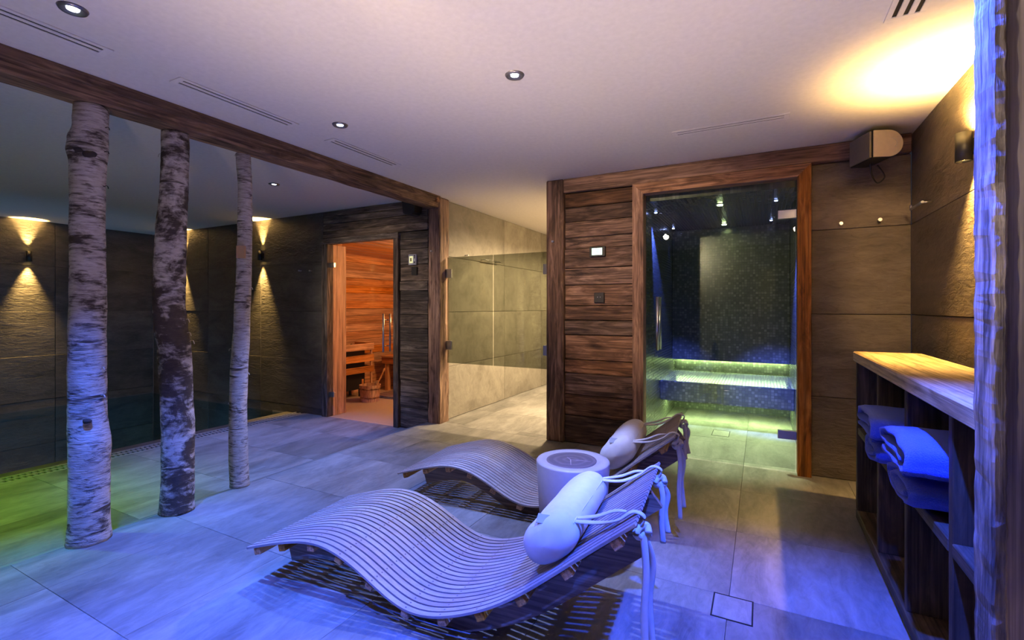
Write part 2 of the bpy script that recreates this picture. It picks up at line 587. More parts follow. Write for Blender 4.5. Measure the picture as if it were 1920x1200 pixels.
for k, yy in enumerate((-0.6, 1.2, 3.0)):
    pl = thing('pool_light', ['round underwater pool lamp nearest the camera side', 'round underwater pool lamp in the middle of the pool side', 'round underwater pool lamp nearest the slate end wall'][k], 'pool lamp', (-5.425, yy, -0.75), group='underwater lamps')
    cyl('ring', (-5.425, yy, -0.75), (-5.445, yy, -0.75), 0.09, 0.09, M_STEEL, pl)
    cyl('lens', (-5.446, yy, -0.75), (-5.452, yy, -0.75), 0.07, 0.07, emit('pool_lens_%d' % k, (0.3, 0.9, 0.6), 2.0), pl)
    light('pool_glow', 'SPOT', (-5.48, yy, -0.75), 62, (0.12, 0.34, 0.80), pl, (0, R(90), 0), 150, 0.6, 0.06)
# overflow gutter with a slotted grate
gut = thing('gutter_grate', 'long slotted overflow grate along the pool edge', 'grate', (-5.16, 1.1, -0.13))
for xa, xb in ((-5.248, -5.232), (-5.167, -5.153), (-5.088, -5.072)):
    box('rail', (xa, Y_B + 0.02, -0.13), (xb, Y_F - 0.01, Z_D + 0.001), M_GROUT, gut, 0.002)
y = -0.6
M_GRATE = plain('grate_polymer', (0.16, 0.16, 0.17), 0.6)
while y < Y_F - 0.03:
    box('bar', (-5.232, y, -0.125), (-5.167, y + 0.02, Z_D - 0.001), M_GRATE, gut, 0.002)
    box('bar', (-5.153, y + 0.018, -0.125), (-5.088, y + 0.038, Z_D - 0.001), M_GRATE, gut, 0.002)
    y += 0.038
struct(box('floor_gutter', (-5.25, Y_B, -0.26), (-5.07, Y_F, -0.20), M_DARK, bv=0.001), 'dark drain channel below the pool grate', 'gutter')

# ------------------------------------------------------------------ ceiling
ceil = struct(box('ceiling', (X_L - 0.1, Y_B - 0.1, CEIL), (X_R + 0.1, 8.1, CEIL + 0.12), M_CEIL, bv=0.001), 'smooth pale plaster ceiling with recessed lights', 'ceiling')

# ------------------------------------------------------------------ slate walls
ZR = [-0.02, 0.58, 1.18, 1.79, CEIL]
def tile_wall(name, label, axis, plane, facing, u0, u1, zs, joints, mat, grout=M_GROUT_D, th=0.10, zlow=None):
    """axis: the plane's normal ('x'/'y'); facing +1/-1 tells which way the tiles look"""
    f = facing
    z0 = zs[0] if zlow is None else zlow
    a, b = sorted((plane - f * 0.014, plane - f * th))
    if axis == 'y':
        wl = box(name, (u0, a, z0), (u1, b, zs[-1]), grout, None, 0.001)
    else:
        wl = box(name, (a, u0, z0), (b, u1, zs[-1]), grout, None, 0.001)
    struct(wl, label, 'wall')
    g = 0.0018
    for i, (za, zb) in enumerate(zip(zs, zs[1:])):
        js = joints if i % 2 == 0 or len(joints) < 1 else [j for j in joints]
        for c, d in cuts(u0, u1, js):
            dd = random.uniform(-0.002, 0.002)
            p0, p1 = sorted((plane + f * dd, plane - f * 0.0145))
            if axis == 'y':
                box('tile', (c + g, p0, za + g), (d - g, p1, zb - g), mat, wl, 0.0025)
            else:
                box('tile', (p0, c + g, za + g), (p1, d - g, zb - g), mat, wl, 0.0025)
    return wl
tile_wall('wall_left', 'dark slate wall along the far side of the pool', 'x', X_L, 1, Y_B, Y_F, [-1.26, -0.62] + ZR, [Y_F - 1.2 * k for k in range(1, 6)], M_SLATE)
tile_wall('wall_back', 'dark slate end wall of the pool beside the sauna', 'y', Y_F, -1, X_L, -4.76, [-1.26, -0.62] + ZR, [-4.76 - 1.2 * k for k in range(1, 5)], M_SLATE)
tile_wall('wall_right', 'brown slate wall behind the towel shelf', 'x', X_R, -1, Y_B, Y_F, [0.0] + ZR[1:], [Y_F - 1.2 * k for k in range(1, 6)], M_SLATE_W)
tile_wall('wall_alcove', 'brown slate wall between the steam door and the corner', 'y', Y_F, -1, 0.325, X_R, [0.0] + ZR[1:-1] + [2.27], [], M_SLATE_W)
tile_wall('wall_shower', 'beige stone shower wall behind the glass swing doors', 'x', -3.05, 1, 4.27, 8.0, [0.0] + ZR[1:], [5.61, 6.81], M_SHOWER)
tile_wall('wall_shower_end', 'beige stone wall closing the shower passage', 'y', 8.0, -1, -3.05, -1.0, [0.0] + ZR[1:], [-1.85], M_SHOWER)
tile_wall('wall_rear', 'dark slate wall behind the photographer', 'y', Y_B, 1, X_L, X_R, [-1.26, -0.62] + ZR, [X_L + 1.2 * k for k in range(1, 9)], M_SLATE)
struct(box('wall_shower_side', (-1.76, Y_F + 0.12, 0), (-1.68, 8.0, CEIL), M_SHOWER, bv=0.002), 'stone side wall between the shower passage and the steam room', 'wall')

# ------------------------------------------------------------------ sauna front
XS0, XS1 = -4.755, -3.16
sw = struct(box('wall_sauna', (XS0, Y_F + 0.03, 2.06), (XS1, Y_F + 0.12, CEIL), M_GROUT_D, bv=0.001), 'weathered plank wall around the sauna door', 'wall')
zz = [2.065, 2.155, 2.245, 2.325, CEIL - 0.002]
for i, (a, b) in enumerate(zip(zz, zz[1:])):
    rough_box('plank', (XS0, Y_F - random.uniform(0, .01), a + .002), (XS1 - .004, Y_F + .032, b - .002), grey_wood('x'), sw, 0.0025, 0.2, 5, 0.003, i)
ys = [137, 187, 235, 312, 395, 440, 490, 560, 625, 690, 745, 790, 835, 885, 965, 1020, 1062, 1105]
zp = [pix(752, 380 + q / 2.667, 'y', Y_F).z for q in ys]
zp[0] = 2.06; zp[-1] = -0.12
box('backing', (-3.55, Y_F + 0.03, -0.12), (XS1, Y_F + 0.1, 2.06), M_GROUT_D, sw)
for i, (b, a) in enumerate(zip(zp, zp[1:])):
    rough_box('plank', (-3.545, Y_F - random.uniform(-.004, .012), a + .0015), (XS1 - .004, Y_F + .032, b - .0015), grey_wood('x'), sw, 0.003, 0.06, 9, 0.003, i * 3)
tr1 = struct(thing('trim_1', 'weathered timber frame around the sauna glass door', 'door frame', (-4.15, Y_F, Z_D)), 'weathered timber frame around the sauna glass door', 'door frame')
box('jamb', (-4.755, Y_F - 0.035, Z_D), (-4.66, Y_F + 0.06, 2.0), grey_wood('z'), tr1, 0.005)
box('jamb', (-3.62, Y_F - 0.035, Z_D), (-3.55, Y_F + 0.06, 2.0), grey_wood('z'), tr1, 0.005)
box('head', (-4.755, Y_F - 0.035, 2.0), (-3.55, Y_F + 0.06, 2.065), grey_wood('x'), tr1, 0.005)
box('lining', (-4.70, Y_F + 0.06, Z_D), (-4.66, Y_F + 0.27, 2.0), cedar('z'), tr1, 0.003)
box('lining', (-3.62, Y_F + 0.06, Z_D), (-3.58, Y_F + 0.27, 2.0), cedar('z'), tr1, 0.003)

def handle(parent, x, y, z0, z1, both=True, r=0.011):
    sides = (-1, 1) if both else (-1,)
    for s in sides:
        h = cyl('handle', (x, y + s * 0.055, z0), (x, y + s * 0.055, z1), r, r, M_STEEL, parent, 16)
        for zz_ in (z0 + 0.07, z1 - 0.07):
            st = cyl('standoff', (x, y + s * 0.005, zz_), (x, y + s * 0.055, zz_), 0.006, 0.006, M_STEEL, None, 10)
            st.parent = h
            st.location = st.location - wloc(h)
def hinge(parent, x0, x1, y, z, hgt=0.06):
    h = box('hinge', (x0, y - 0.016, z - hgt / 2), (x1, y + 0.016, z + hgt / 2), M_STEEL, parent, 0.003)
    return h

d1 = thing('door_1', 'clear glass sauna door with a long steel handle', 'door', (-4.14, Y_F + 0.01, Z_D), kind='structure')
box('pane', (-4.645, Y_F + 0.006, Z_D + 0.012), (-3.625, Y_F + 0.014, 1.992), M_GLASS, d1, 0.001)
p = pix(724, 620, 'y', Y_F)
handle(d1, p.x, Y_F + 0.01, pix(724, 660, 'y', Y_F).z, pix(724, 588, 'y', Y_F).z)
for py_ in (497, 740):
    hinge(d1, -4.67, -4.575, Y_F + 0.01, pix(623, py_, 'y', Y_F).z)

# corner post between sauna and shower
po = thing('corner_post', 'rough brown timber post between the sauna and the shower', 'post', (-3.08, Y_F + 0.08, 0))
rough_box('post', (-3.155, Y_F - 0.012, -0.02), (-3.0, Y_F + 0.165, CEIL - 0.002), frame_wood('z'), po, 0.008, 0.05, 7, 0.012, 3)
pp = pix(810, 471, 'y', Y_F - 0.012)
cyl('door_stop', (pp.x, pp.y + .01, pp.z), (pp.x, pp.y - 0.022, pp.z), 0.010, 0.010, M_STEEL, po, 12)

# ceiling beam above the birch trunks
prof = [(-2.985, CEIL - .001), (-2.985, 2.352), (-3.004, 2.345), (-3.012, 2.290), (-3.022, 2.283), (-3.160, 2.283), (-3.17, 2.292), (-3.17, CEIL - .001)]
bmw = bmesh.new()
N = 120
rings = []
for i in range(N + 1):
    yy = Y_B + 0.03 + (4.082 - Y_B - 0.03) * i / N
    ring = []
    for k, (a, b) in enumerate(prof):
        q = Vector((a * 6, yy * 3.5, b * 6 + k))
        am = 0.007 if 1 <= k <= 6 else 0.001
        ring.append(bmw.verts.new((a + noise.noise(q) * am, yy, min(CEIL - .001, b + noise.noise(q + Vector((5, 5, 5))) * am))))
    rings.append(ring)
for a, b in zip(rings, rings[1:]):
    for k in range(len(prof)):
        j = (k + 1) % len(prof)
        bmw.faces.new((a[k], a[j], b[j], b[k]))
bmw.faces.new(rings[0]); bmw.faces.new(rings[-1])
c0 = Vector((-3.08, 1.2, 2.34))
for v in bmw.verts: v.co -= c0
beam = thing('ceiling_beam', 'long rough timber beam under the ceiling above the birch trunks', 'beam', c0)
from_bm('timber', bmw, wood('beam_wood', 'y', (0.06, 0.032, 0.02), (0.20, 0.115, 0.07), (0.40, 0.24, 0.14), 0.7, 0.05, 0.9), (0, 0, 0), beam)
pp = pix(817, 380, 'x', -2.985)
cyl('dowel', (-3.0, 4.03, 2.35), (-2.972, 4.03, 2.35), 0.026, 0.026, frame_wood('x'), beam, 16)

# ------------------------------------------------------------------ sauna room
sl = struct(box('wall_sauna_side', (-5.72, Y_F + 0.1, Z_D - .02), (-5.63, 6.6, 2.1), M_GROUT_D, bv=0.001), 'orange cedar plank side wall inside the sauna', 'wall')
z = Z_D
while z < 2.05:
    box('plank', (-5.645, Y_F + 0.11, z + .0015), (-5.60, 6.58, min(z + 0.118, 2.06)), cedar('y'), sl, 0.004)
    z += 0.1195
sb = struct(box('wall_sauna_back', (-5.6, 6.5, Z_D - .02), (-3.2, 6.6, 2.1), M_GROUT_D, bv=0.001), 'cedar plank back wall inside the sauna', 'wall')
z = Z_D
while z < 2.05:
    box('plank', (-5.598, 6.47, z + .0015), (-3.2, 6.51, min(z + 0.118, 2.06)), cedar('x'), sb, 0.004)
    z += 0.1195
struct(box('wall_sauna_right', (-3.24, Y_F + 0.13, Z_D - .02), (-3.18, 6.5, 2.1), cedar('y'), bv=0.002), 'cedar side wall of the sauna next to the shower', 'wall')
struct(box('wall_sauna_inner', (-5.6, Y_F + 0.13, Z_D - .02), (-4.71, Y_F + 0.25, 2.05), cedar('x'), bv=0.002), 'cedar lining inside the sauna left of the door', 'wall')
sc_ = struct(box('ceiling_sauna', (-5.7, Y_F + 0.12, 2.065), (-3.2, 6.6, 2.12), M_GROUT_D, bv=0.001), 'slatted cedar ceiling of the sauna', 'ceiling')
x = -5.6
while x < -3.25:
    box('slat', (x + .003, Y_F + 0.13, 2.045), (x + 0.087, 6.47, 2.066), cedar('y'), sc_, 0.004)
    x += 0.09
fs = struct(box('floor_sauna', (-5.72, Y_F, Z_D - 0.1), (-3.17, 6.6, Z_D - .021), M_GROUT, bv=0.001), 'plain tan floor inside the sauna', 'floor')
M_TAN = plain('tan_floor', (0.42, 0.32, 0.22), 0.7)
box('tile', (-5.6, Y_F + .005, Z_D - .021), (-3.24, 6.47, Z_D - 0.0005), M_TAN, fs, 0.001)
duck = thing('duckboard', 'dark slatted wooden floor mat in front of the sauna bench', 'floor mat', (-4.6, 5.85, Z_D))
for k in range(7):
    box('slat', (-5.10, 5.30 + k * 0.065, Z_D + 0.02), (-3.6, 5.35 + k * 0.065, Z_D + 0.04), rail_wood('x'), duck, 0.003)
for xx in (-5.0, -4.35, -3.7):
    box('batten', (xx, 5.29, Z_D), (xx + 0.04, 5.75, Z_D + 0.02), rail_wood('y'), duck, 0.002)
ben = thing('sauna_bench', 'pale wooden sauna bench along the back wall', 'bench', (-4.4, 6.15, Z_D))
for k in range(5):
    box('seat_slat', (-5.42, 5.80 + k * 0.132, 0.43), (-3.30, 5.92 + k * 0.132, 0.46), cedar('x'), ben, 0.005)
box('front_rail', (-5.42, 5.82, 0.33), (-3.30, 5.86, 0.43), cedar('x'), ben, 0.004)
for xx in (-5.36, -4.4, -3.42):
    box('leg', (xx, 5.83, Z_D), (xx + 0.06, 5.90, 0.43), cedar('z'), ben, 0.004)
    box('leg', (xx, 6.38, Z_D), (xx + 0.06, 6.45, 0.43), cedar('z'), ben, 0.004)
ht = thing('sauna_heater', 'black sauna heater behind a three-slat wooden guard', 'heater', (-5.38, 5.08, Z_D))
box('body', (-5.56, 4.82, Z_D + .12), (-5.28, 5.32, 0.60), M_BLACK, ht, 0.01)
for xx in (-5.53, -5.33):
    for yy in (4.86, 5.26):
        box('foot', (xx - .015, yy - .015, Z_D), (xx + .015, yy + .015, Z_D + .125), M_BLACK, ht, 0.003)
for k, (za, zb) in enumerate(((0.60, 0.70), (0.43, 0.53), (0.27, 0.36))):
    s_ = box('guard_slat', (-5.20, 4.72, za), (-5.175, 5.40, zb), cedar('y'), ht, 0.004)
    box('guard_slat', (-5.57, 5.385, za), (-5.20, 5.41, zb), cedar('x'), ht, 0.004)
for yy in (4.76, 5.36):
    box('guard_post', (-5.225, yy, Z_D), (-5.20, yy + .03, 0.70), cedar('z'), ht, 0.003)
for k in range(26):
    xx, yy = random.uniform(-5.52, -5.32), random.uniform(4.87, 5.27)
    bm = bmesh.new()
    bmesh.ops.create_icosphere(bm, subdivisions=1, radius=random.uniform(.035, .05))
    for v in bm.verts: v.co *= 1 + 0.25 * noise.noise(v.co * 30 + Vector((k, 0, 0)))
    from_bm('stone', bm, plain('heater_stone', (0.06, 0.058, 0.055), 0.9), Vector((xx, yy, 0.61 + random.uniform(0, .03))) - ht.location, ht)
bu = thing('water_bucket', 'small wooden sauna bucket on the floor by the heater', 'bucket', (-4.93, 5.06, Z_D))
lathe('tub', [(0.0, 0.012), (0.115, 0.012), (0.115, 0.0), (0.125, 0.0), (0.150, 0.235), (0.135, 0.235), (0.112, 0.03), (0.0, 0.03)], cedar('z'), bu.location, bu, 28, False)
for zz_, rr in ((0.05, 0.1325), (0.175, 0.1455)):
    lathe('hoop', [(rr, zz_), (rr + .003, zz_), (rr + .0045, zz_ + .022), (rr + .0015, zz_ + .022)], frame_wood('z'), bu.location, bu, 28)
for s in (-1, 1):
    box('lug', (-4.93 + s * .142 - .009, 5.04, Z_D + .20), (-4.93 + s * .142 + .009, 5.08, Z_D + .30), cedar('z'), bu, 0.004)
la = thing('ladle', 'wooden ladle leaning in the sauna bucket', 'ladle', (-4.87, 5.06, Z_D + .04))
tube('handle', [(-.02, 0, .03), (0.06, .02, .2), (0.13, 0.05, .36), (0.16, 0.06, .43)], [.009, .010, .011, .013], cedar('z'), la, 8)
lathe('bowl', [(0, -.005), (.03, 0), (.04, .03), (.036, .03), (.027, .005), (0, .004)], cedar('z'), (-4.90, 5.06, Z_D + .045), la, 16)
sl_ = thing('sauna_lamp', 'hidden warm lamp under the sauna ceiling by the right wall', 'lamp', (-3.45, 5.4, 1.75))
box('shade', (-3.36, 5.25, 1.65), (-3.25, 5.55, 1.85), cedar('z'), sl_, 0.004)
light('lamp_glow', 'POINT', (-3.48, 5.4, 1.75), P_SAUNA, (1.0, 0.56, 0.22), sl_, rad=0.08)

# sauna control and switch
p = pix(775, 487, 'y', Y_F - 0.012)
sc1 = thing('control_panel', 'small grey lit control panel beside the sauna door', 'control panel', (p.x, p.y, p.z - 0.06))
box('housing', (p.x - .052, Y_F - 0.034, p.z - .058), (p.x + .052, Y_F - 0.008, p.z + .058), plain('grey_plastic', (0.34, 0.35, 0.42), 0.5), sc1, 0.004)
box('screen', (p.x - .036, Y_F - 0.037, p.z - .038), (p.x + .012, Y_F - 0.0335, p.z + .036), emit('lcd_yellow', (0.9, 0.85, 0.45), 0.8), sc1, 0.001)
box('screen_centre', (p.x - .024, Y_F - 0.0385, p.z - .020), (p.x - .002, Y_F - 0.0365, p.z + .018), plain('lcd_dark', (0.25, 0.22, 0.10), 0.5), sc1, 0.001)
for dz in (0.038, 0.018, -0.030):
    box('button', (p.x + .025, Y_F - 0.038, p.z + dz - .008), (p.x + .041, Y_F - 0.0335, p.z + dz + .008), M_BLACK, sc1, 0.002)
p2 = pix(777, 508, 'y', Y_F - 0.012)
tag(box('switch_plate', (p2.x - .036, Y_F - 0.02, p2.z - .045), (p2.x + .036, Y_F - 0.008, p2.z + .045), M_BLACK, None, 0.003), 'flat black switch plate below the sauna control panel', 'switch')
p3 = pix(776, 390, 'y', Y_F - 0.08)
sp2 = thing('small_speaker', 'small black wedge speaker under the beam above the sauna', 'speaker', (p3.x, p3.y, p3.z - .07))
prism('cabinet', [(p3.x - .11, p3.z + .10), (p3.x + .09, p3.z + .10), (p3.x + .06, p3.z - .055), (p3.x + .03, p3.z - .075), (p3.x - .06, p3.z - .075), (p3.x - .09, p3.z - .055)], 'y', p3.y - .07, p3.y + .05, M_BLACK, sp2)
box('bracket', (p3.x - .03, p3.y + .05, p3.z - .02), (p3.x + .03, p3.y + .085, p3.z + .02), M_BLACK, sp2)

# ------------------------------------------------------------------ shower swing doors
YG = 4.21
ztop, zbot = pix(838, 483, 'y', YG).z, pix(838, 680, 'y', YG).z
xm = pix(925, 600, 'y', YG).x
for i, (xa, xb) in enumerate(((-2.985, xm - .004), (xm + .004, -1.775))):
    dr = thing('door_%d' % (2 + i), ['smoked glass swing door hinged on the post beside the sauna', 'smoked glass swing door hinged on the steam room post'][i], 'door', ((xa + xb) / 2, YG, zbot), kind='structure')
    box('pane', (xa, YG - .004, zbot), (xb, YG + .004, ztop), M_GLASS_S, dr, 0.001)
    for py_ in ((513, 647), (505, 657))[i]:
        zc = pix((838, 1020)[i], py_, 'y', YG).z
        if i == 0: hinge(dr, xa - .012, xa + .055, YG, zc, 0.095)
        else: hinge(dr, xb - .085, xb + .012, YG, zc, 0.10)
def hook(label, p, nrm, ln=0.035, r=0.009, group=None):
    p = Vector(p); nrm = Vector(nrm)
    h = thing('wall_hook', label, 'hook', p, group=group)
    cyl('peg', p, p + nrm * ln, r * .6, r * .6, M_STEEL, h, 10)
    cyl('knob', p + nrm * ln, p + nrm * (ln + .012), r, r, M_STEEL, h, 12)
ph = pix(872, 479, 'x', -3.05)
hook('small steel hook on the shower wall above the swing doors', ph, (1, 0, 0))
pa, pb = pix(900, 487, 'x', -3.05), pix(931, 484, 'x', -3.05)
ra = thing('towel_rail', 'thin steel towel rail on the shower wall behind smoked glass', 'rail', (-3.02, (pa.y + pb.y) / 2, pa.z))
cyl('bar', (-2.99, pa.y, pa.z), (-2.99, pb.y, pa.z), .007, .007, M_STEEL, ra, 10)
for yy in (pa.y + .03, pb.y - .03): cyl('bracket', (-3.05, yy, pa.z), (-2.99, yy, pa.z), .006, .006, M_STEEL, ra, 10)

# ------------------------------------------------------------------ steam room front
post = thing('steam_post', 'dark brown timber post at the corner of the steam room', 'post', (-1.68, Y_F, 0))
rough_box('post', (-1.762, Y_F - 0.05, 0.0), (-1.594, Y_F + 0.12, CEIL - .002), old_wood('z'), post, 0.003, 0.08, 6, 0.008, 8)
pp = pix(1037, 453, 'y', Y_F - .05)
cyl('door_stop', (pp.x, pp.y + .01, pp.z), (pp.x, pp.y - .02, pp.z), .011, .011, M_STEEL, post, 12)
st = struct(box('wall_steam_front', (-1.594, Y_F + 0.01, 0), (-0.965, Y_F + 0.12, 2.27), M_GROUT_D, bv=0.001), 'reclaimed brown plank wall beside the steam room door', 'wall')
yb = [363, 391, 418, 447, 468, 504, 535, 573, 600, 627, 673, 698, 738, 777, 822]
zb = [pix(1060, q, 'y', Y_F).z for q in yb]
zb[0] = 2.268; zb[-1] = 0.004
for i, (b, a) in enumerate(zip(zb, zb[1:])):
    rough_box('plank', (-1.592, Y_F - random.uniform(.004, .024), a + .003), (-0.967, Y_F + .012, b - .003), old_wood('x'), st, 0.003, 0.06, 8, 0.004, i * 5 + 1)
tag(rough_box('header_beam', (-1.594, Y_F - 0.045, 2.272), (X_R - .004, Y_F + .12, CEIL - .002), wood('header_wood', 'x', (0.10, 0.05, 0.03), (0.26, 0.14, 0.085), (0.40, 0.23, 0.15), 0.65, 0.05, 0.5), None, 0.004, 0.1, 5, 0.006, 4),
    'long brown timber header beam above the steam room door', 'beam')
tr2 = struct(thing('trim_2', '', '', (-0.32, Y_F, 0)), 'reddish brown mitred timber frame around the steam room door', 'door frame')
XO0, XO1, XI0, XI1, ZO, ZI = -0.965, 0.322, -0.875, 0.236, 2.272, 2.185
fy0, fy1 = Y_F - 0.06, Y_F + 0.06
prism('jamb', [(XO0, 0), (XI0, 0), (XI0, ZI), (XO0, ZO)], 'y', fy0, fy1, frame_wood('z'), tr2)
prism('jamb', [(XO1, 0), (XI1, 0), (XI1, ZI), (XO1, ZO)], 'y', fy0, fy1, frame_wood('z'), tr2)
prism('head', [(XO0, ZO), (XO1, ZO), (XI1, ZI), (XI0, ZI)], 'y', fy0, fy1, frame_wood('x'), tr2)
d4 = thing('door_4', 'tall glass steam room door with a tubular steel handle', 'door', (-.32, Y_F, 0), kind='structure')
box('pane', (XI0 + .012, Y_F - .005, 0.010), (XI1 - .012, Y_F + .005, ZI - .01), M_GLASS_G, d4, 0.001)
p = pix(1235, 600, 'y', Y_F)
handle(d4, p.x, Y_F, pix(1235, 656, 'y', Y_F).z, pix(1235, 557, 'y', Y_F).z, r=.013)
for py_ in (402, 815):
    hinge(d4, XI1 - .125, XI1 - .002, Y_F, pix(1478, py_, 'y', Y_F).z, 0.065)
p = pix(1121, 472, 'y', Y_F - .024)
dsp = thing('display_panel', 'small lit control display on the planks beside the steam door', 'control panel', (p.x, p.y, p.z - .045))
box('bezel', (p.x - .072, Y_F - .045, p.z - .045), (p.x + .072, Y_F - .016, p.z + .045), M_BLACK, dsp, .004)
box('screen', (p.x - .048, Y_F - .048, p.z - .030), (p.x + .045, Y_F - .0445, p.z + .030), emit('lcd_white', (0.75, 1.0, 0.85), 1.6), dsp, .001)
for k in range(3):
    box('screen_line', (p.x - .03 + .012 * k, Y_F - .0495, p.z + .012 - .014 * k), (p.x + .025, Y_F - .0475, p.z + .015 - .014 * k), plain('lcd_text', (0.25, 0.3, 0.3), .6), dsp, .0005)
p = pix(1124, 558, 'y', Y_F - .02)
sk = thing('wall_socket', 'square black wall plate with two white dots below the display', 'switch', (p.x, p.y, p.z - .045))
box('plate', (p.x - .045, Y_F - .036, p.z - .045), (p.x + .045, Y_F - .012, p.z + .045), M_BLACK, sk, .003)
for s in (-1, 1):
    cyl('dot', (p.x + s * .012, Y_F - .0355, p.z + .004), (p.x + s * .012, Y_F - .0375, p.z + .004), .004, .004, M_WHITE, sk, 8)
for px_, py_, lab in ((1575, 421, 'small dark wall hook nearest the steam door frame'), (1647, 414, 'small bright wall hook nearest the corner below the speaker')):
    hook(lab, pix(px_, py_, 'y', Y_F), (0, -1, 0), .045, .012, 'hooks beside the steam door')
for px_, lab in ((565, 'tiny steel hook farther from the sauna on the slate end wall'), (585, 'tiny steel hook nearest the sauna on the slate end wall')):
    hook(lab, pix(px_, 508, 'y', Y_F), (0, -1, 0), .03, .010, 'hooks beside the sauna')
pa, pb = pix(1727, 391, 'x', X_R), pix(1750, 388, 'x', X_R)
ra = thing('towel_bar', 'short steel hook bar on the right slate wall below the sconce', 'hook', (X_R, pa.y, pa.z))
cyl('bar', (X_R - .05, pa.y, pa.z), (X_R - .05, pb.y, pa.z), .008, .008, M_STEEL, ra, 10)
cyl('bracket', (X_R, pb.y + .02, pa.z), (X_R - .05, pb.y + .02, pa.z), .006, .006, M_STEEL, ra, 10)
cyl('tip', (X_R - .05, pa.y, pa.z), (X_R - .05, pa.y, pa.z + .025), .008, .008, M_STEEL, ra, 10)

# speaker in the corner
spk = thing('wall_speaker', 'grey grille speaker with a round cream end cap in the ceiling corner', 'speaker', (0.64, 3.86, 2.17), R(22))
def dshape(off, n=18):
    w_, hh = 0.05, 0.088
    pts = [(-w_ - off * .3, -hh - off), (-w_ - off * .3, hh + off)]
    pts += [(0.04 + (hh + off) * math.sin(math.pi * k / n), (hh + off) * math.cos(math.pi * k / n)) for k in range(n + 1)]
    return pts
def ext(name, poly, y0, y1, mat, par, z):
    bm = bmesh.new()
    a = [bm.verts.new((q[0], y0, q[1])) for q in poly]
    b = [bm.verts.new((q[0], y1, q[1])) for q in poly]
    bm.faces.new(a); bm.faces.new(b[::-1])
    for i in range(len(poly)):
        j = (i + 1) % len(poly)
        bm.faces.new((a[i], a[j], b[j], b[i]))
    return from_bm(name, bm, mat, (0, 0, z), par)
M_CREAM = plain('cream_plastic', (0.70, 0.58, 0.42), 0.5)
ext('shell', dshape(0), -0.10, 0.13, M_BLACK, spk, 0.1)
cap = ext('end_cap', dshape(-0.004), -0.108, -0.1005, M_CREAM, spk, 0.1)
lathe_r = tube('ring', [(0.055 + .032 * math.cos(a * .35 - .9), -0.109, .032 * math.sin(a * .35 - .9)) for a in range(8)], .003, plain('pale_ring', (0.8, 0.72, 0.58), .5), None, 6)
lathe_r.parent = cap
gr = bmesh.new()
bmesh.ops.create_cube(gr, size=1.0)
for v in gr.verts: v.co = Vector((v.co.x * .012 - .058, v.co.y * .21 + .015, v.co.z * .166))
from_bm('grille', gr, plain('grille_grey', (0.20, 0.185, 0.17), .5, .4), (0, 0, .1), spk)
tube('cable', [(0.02, 0.04, 0.02), (0.04, 0.06, -0.05), (0.10, 0.10, -0.10), (0.14, 0.09, -0.06), (0.10, 0.10, 0.02)], .005, M_BLACK, spk, 6)
tube('bracket', [(0.03, 0.1, 0.1), (0.06, 0.18, 0.12), (0.09, 0.26, 0.13)], .014, M_BLACK, spk, 8)

# ------------------------------------------------------------------ steam room interior
XA, XB, YE = -0.95, 0.28, 6.15
struct(box('wall_steam_left', (-1.0, Y_F + .125, 0), (XA, YE + .1, 2.2), MOS_YZ, bv=.001), 'dark mosaic left wall inside the steam room', 'wall')
struct(box('wall_steam_right', (XB, Y_F + .125, 0), (XB + .06, YE + .1, 2.2), MOS_YZ, bv=.001), 'dark mosaic right wall inside the steam room', 'wall')
struct(box('wall_steam_back', (XA, YE, 0), (XB, YE + .1, 2.2), MOS_XZ, bv=.001), 'dark mosaic back wall inside the steam room', 'wall')
struct(box('ceiling_steam', (XA, Y_F + .125, 2.15), (XB, YE, 2.25), MOS_XY, bv=.001), 'small-tile mosaic ceiling of the steam room', 'ceiling')
bs = thing('steam_bench', 'floating mosaic bench across the back of the steam room', 'bench', (-.335, 5.65, .25))
box('seat_slab', (XA + .002, 5.21, .25), (XB - .002, 6.148, .457), MOS_XZ, bs, .004)
box('seat_top', (XA + .002, 5.21, .457), (XB - .002, 6.148, .460), MOS_XY, bs, .001)
br = thing('mosaic_panel', 'upright mosaic panel overhanging the back of the steam bench', 'wall panel', (-.335, 6.05, .60))
box('panel', (XA + .002, 5.98, .61), (XB - .002, 6.148, 2.148), MOS_XZ, br, .003)
M_LED = emit('led_lime', (0.78, 1.0, 0.42), 45.0)
tag(box('led_strip', (XA + .03, 6.11, .600), (XB - .03, 6.145, .6095), M_LED, None, .001), 'lime light strip under the steam backrest', 'light strip', 'steam room light strips')
tag(box('led_strip', (XA + .03, 5.52, .238), (XB - .03, 5.60, .2495), M_LED, None, .001), 'lime light strip under the floating steam bench', 'light strip', 'steam room light strips')
for k, (lx, ly) in enumerate(((-.325, 4.62), (-.36, 5.72))):
    dl = thing('steam_downlight', ['bright lime ceiling light nearer the steam door', 'bright lime ceiling light above the steam bench'][k], 'downlight', (lx, ly, 2.145), group='steam room ceiling lights')
    cyl('ring', (lx, ly, 2.150), (lx, ly, 2.143), .035, .035, M_STEEL, dl, 16)
    cyl('lens', (lx, ly, 2.143), (lx, ly, 2.138), .022, .022, emit('steam_lens_%d' % k, (0.85, 1.0, 0.45), 60), dl, 12)
    light('lamp_glow', 'SPOT', (lx, ly, 2.125), (330, 12)[k], (0.92, 1.0, 0.60), dl, (0, 0, 0), (54, 40)[k], .7, .02)
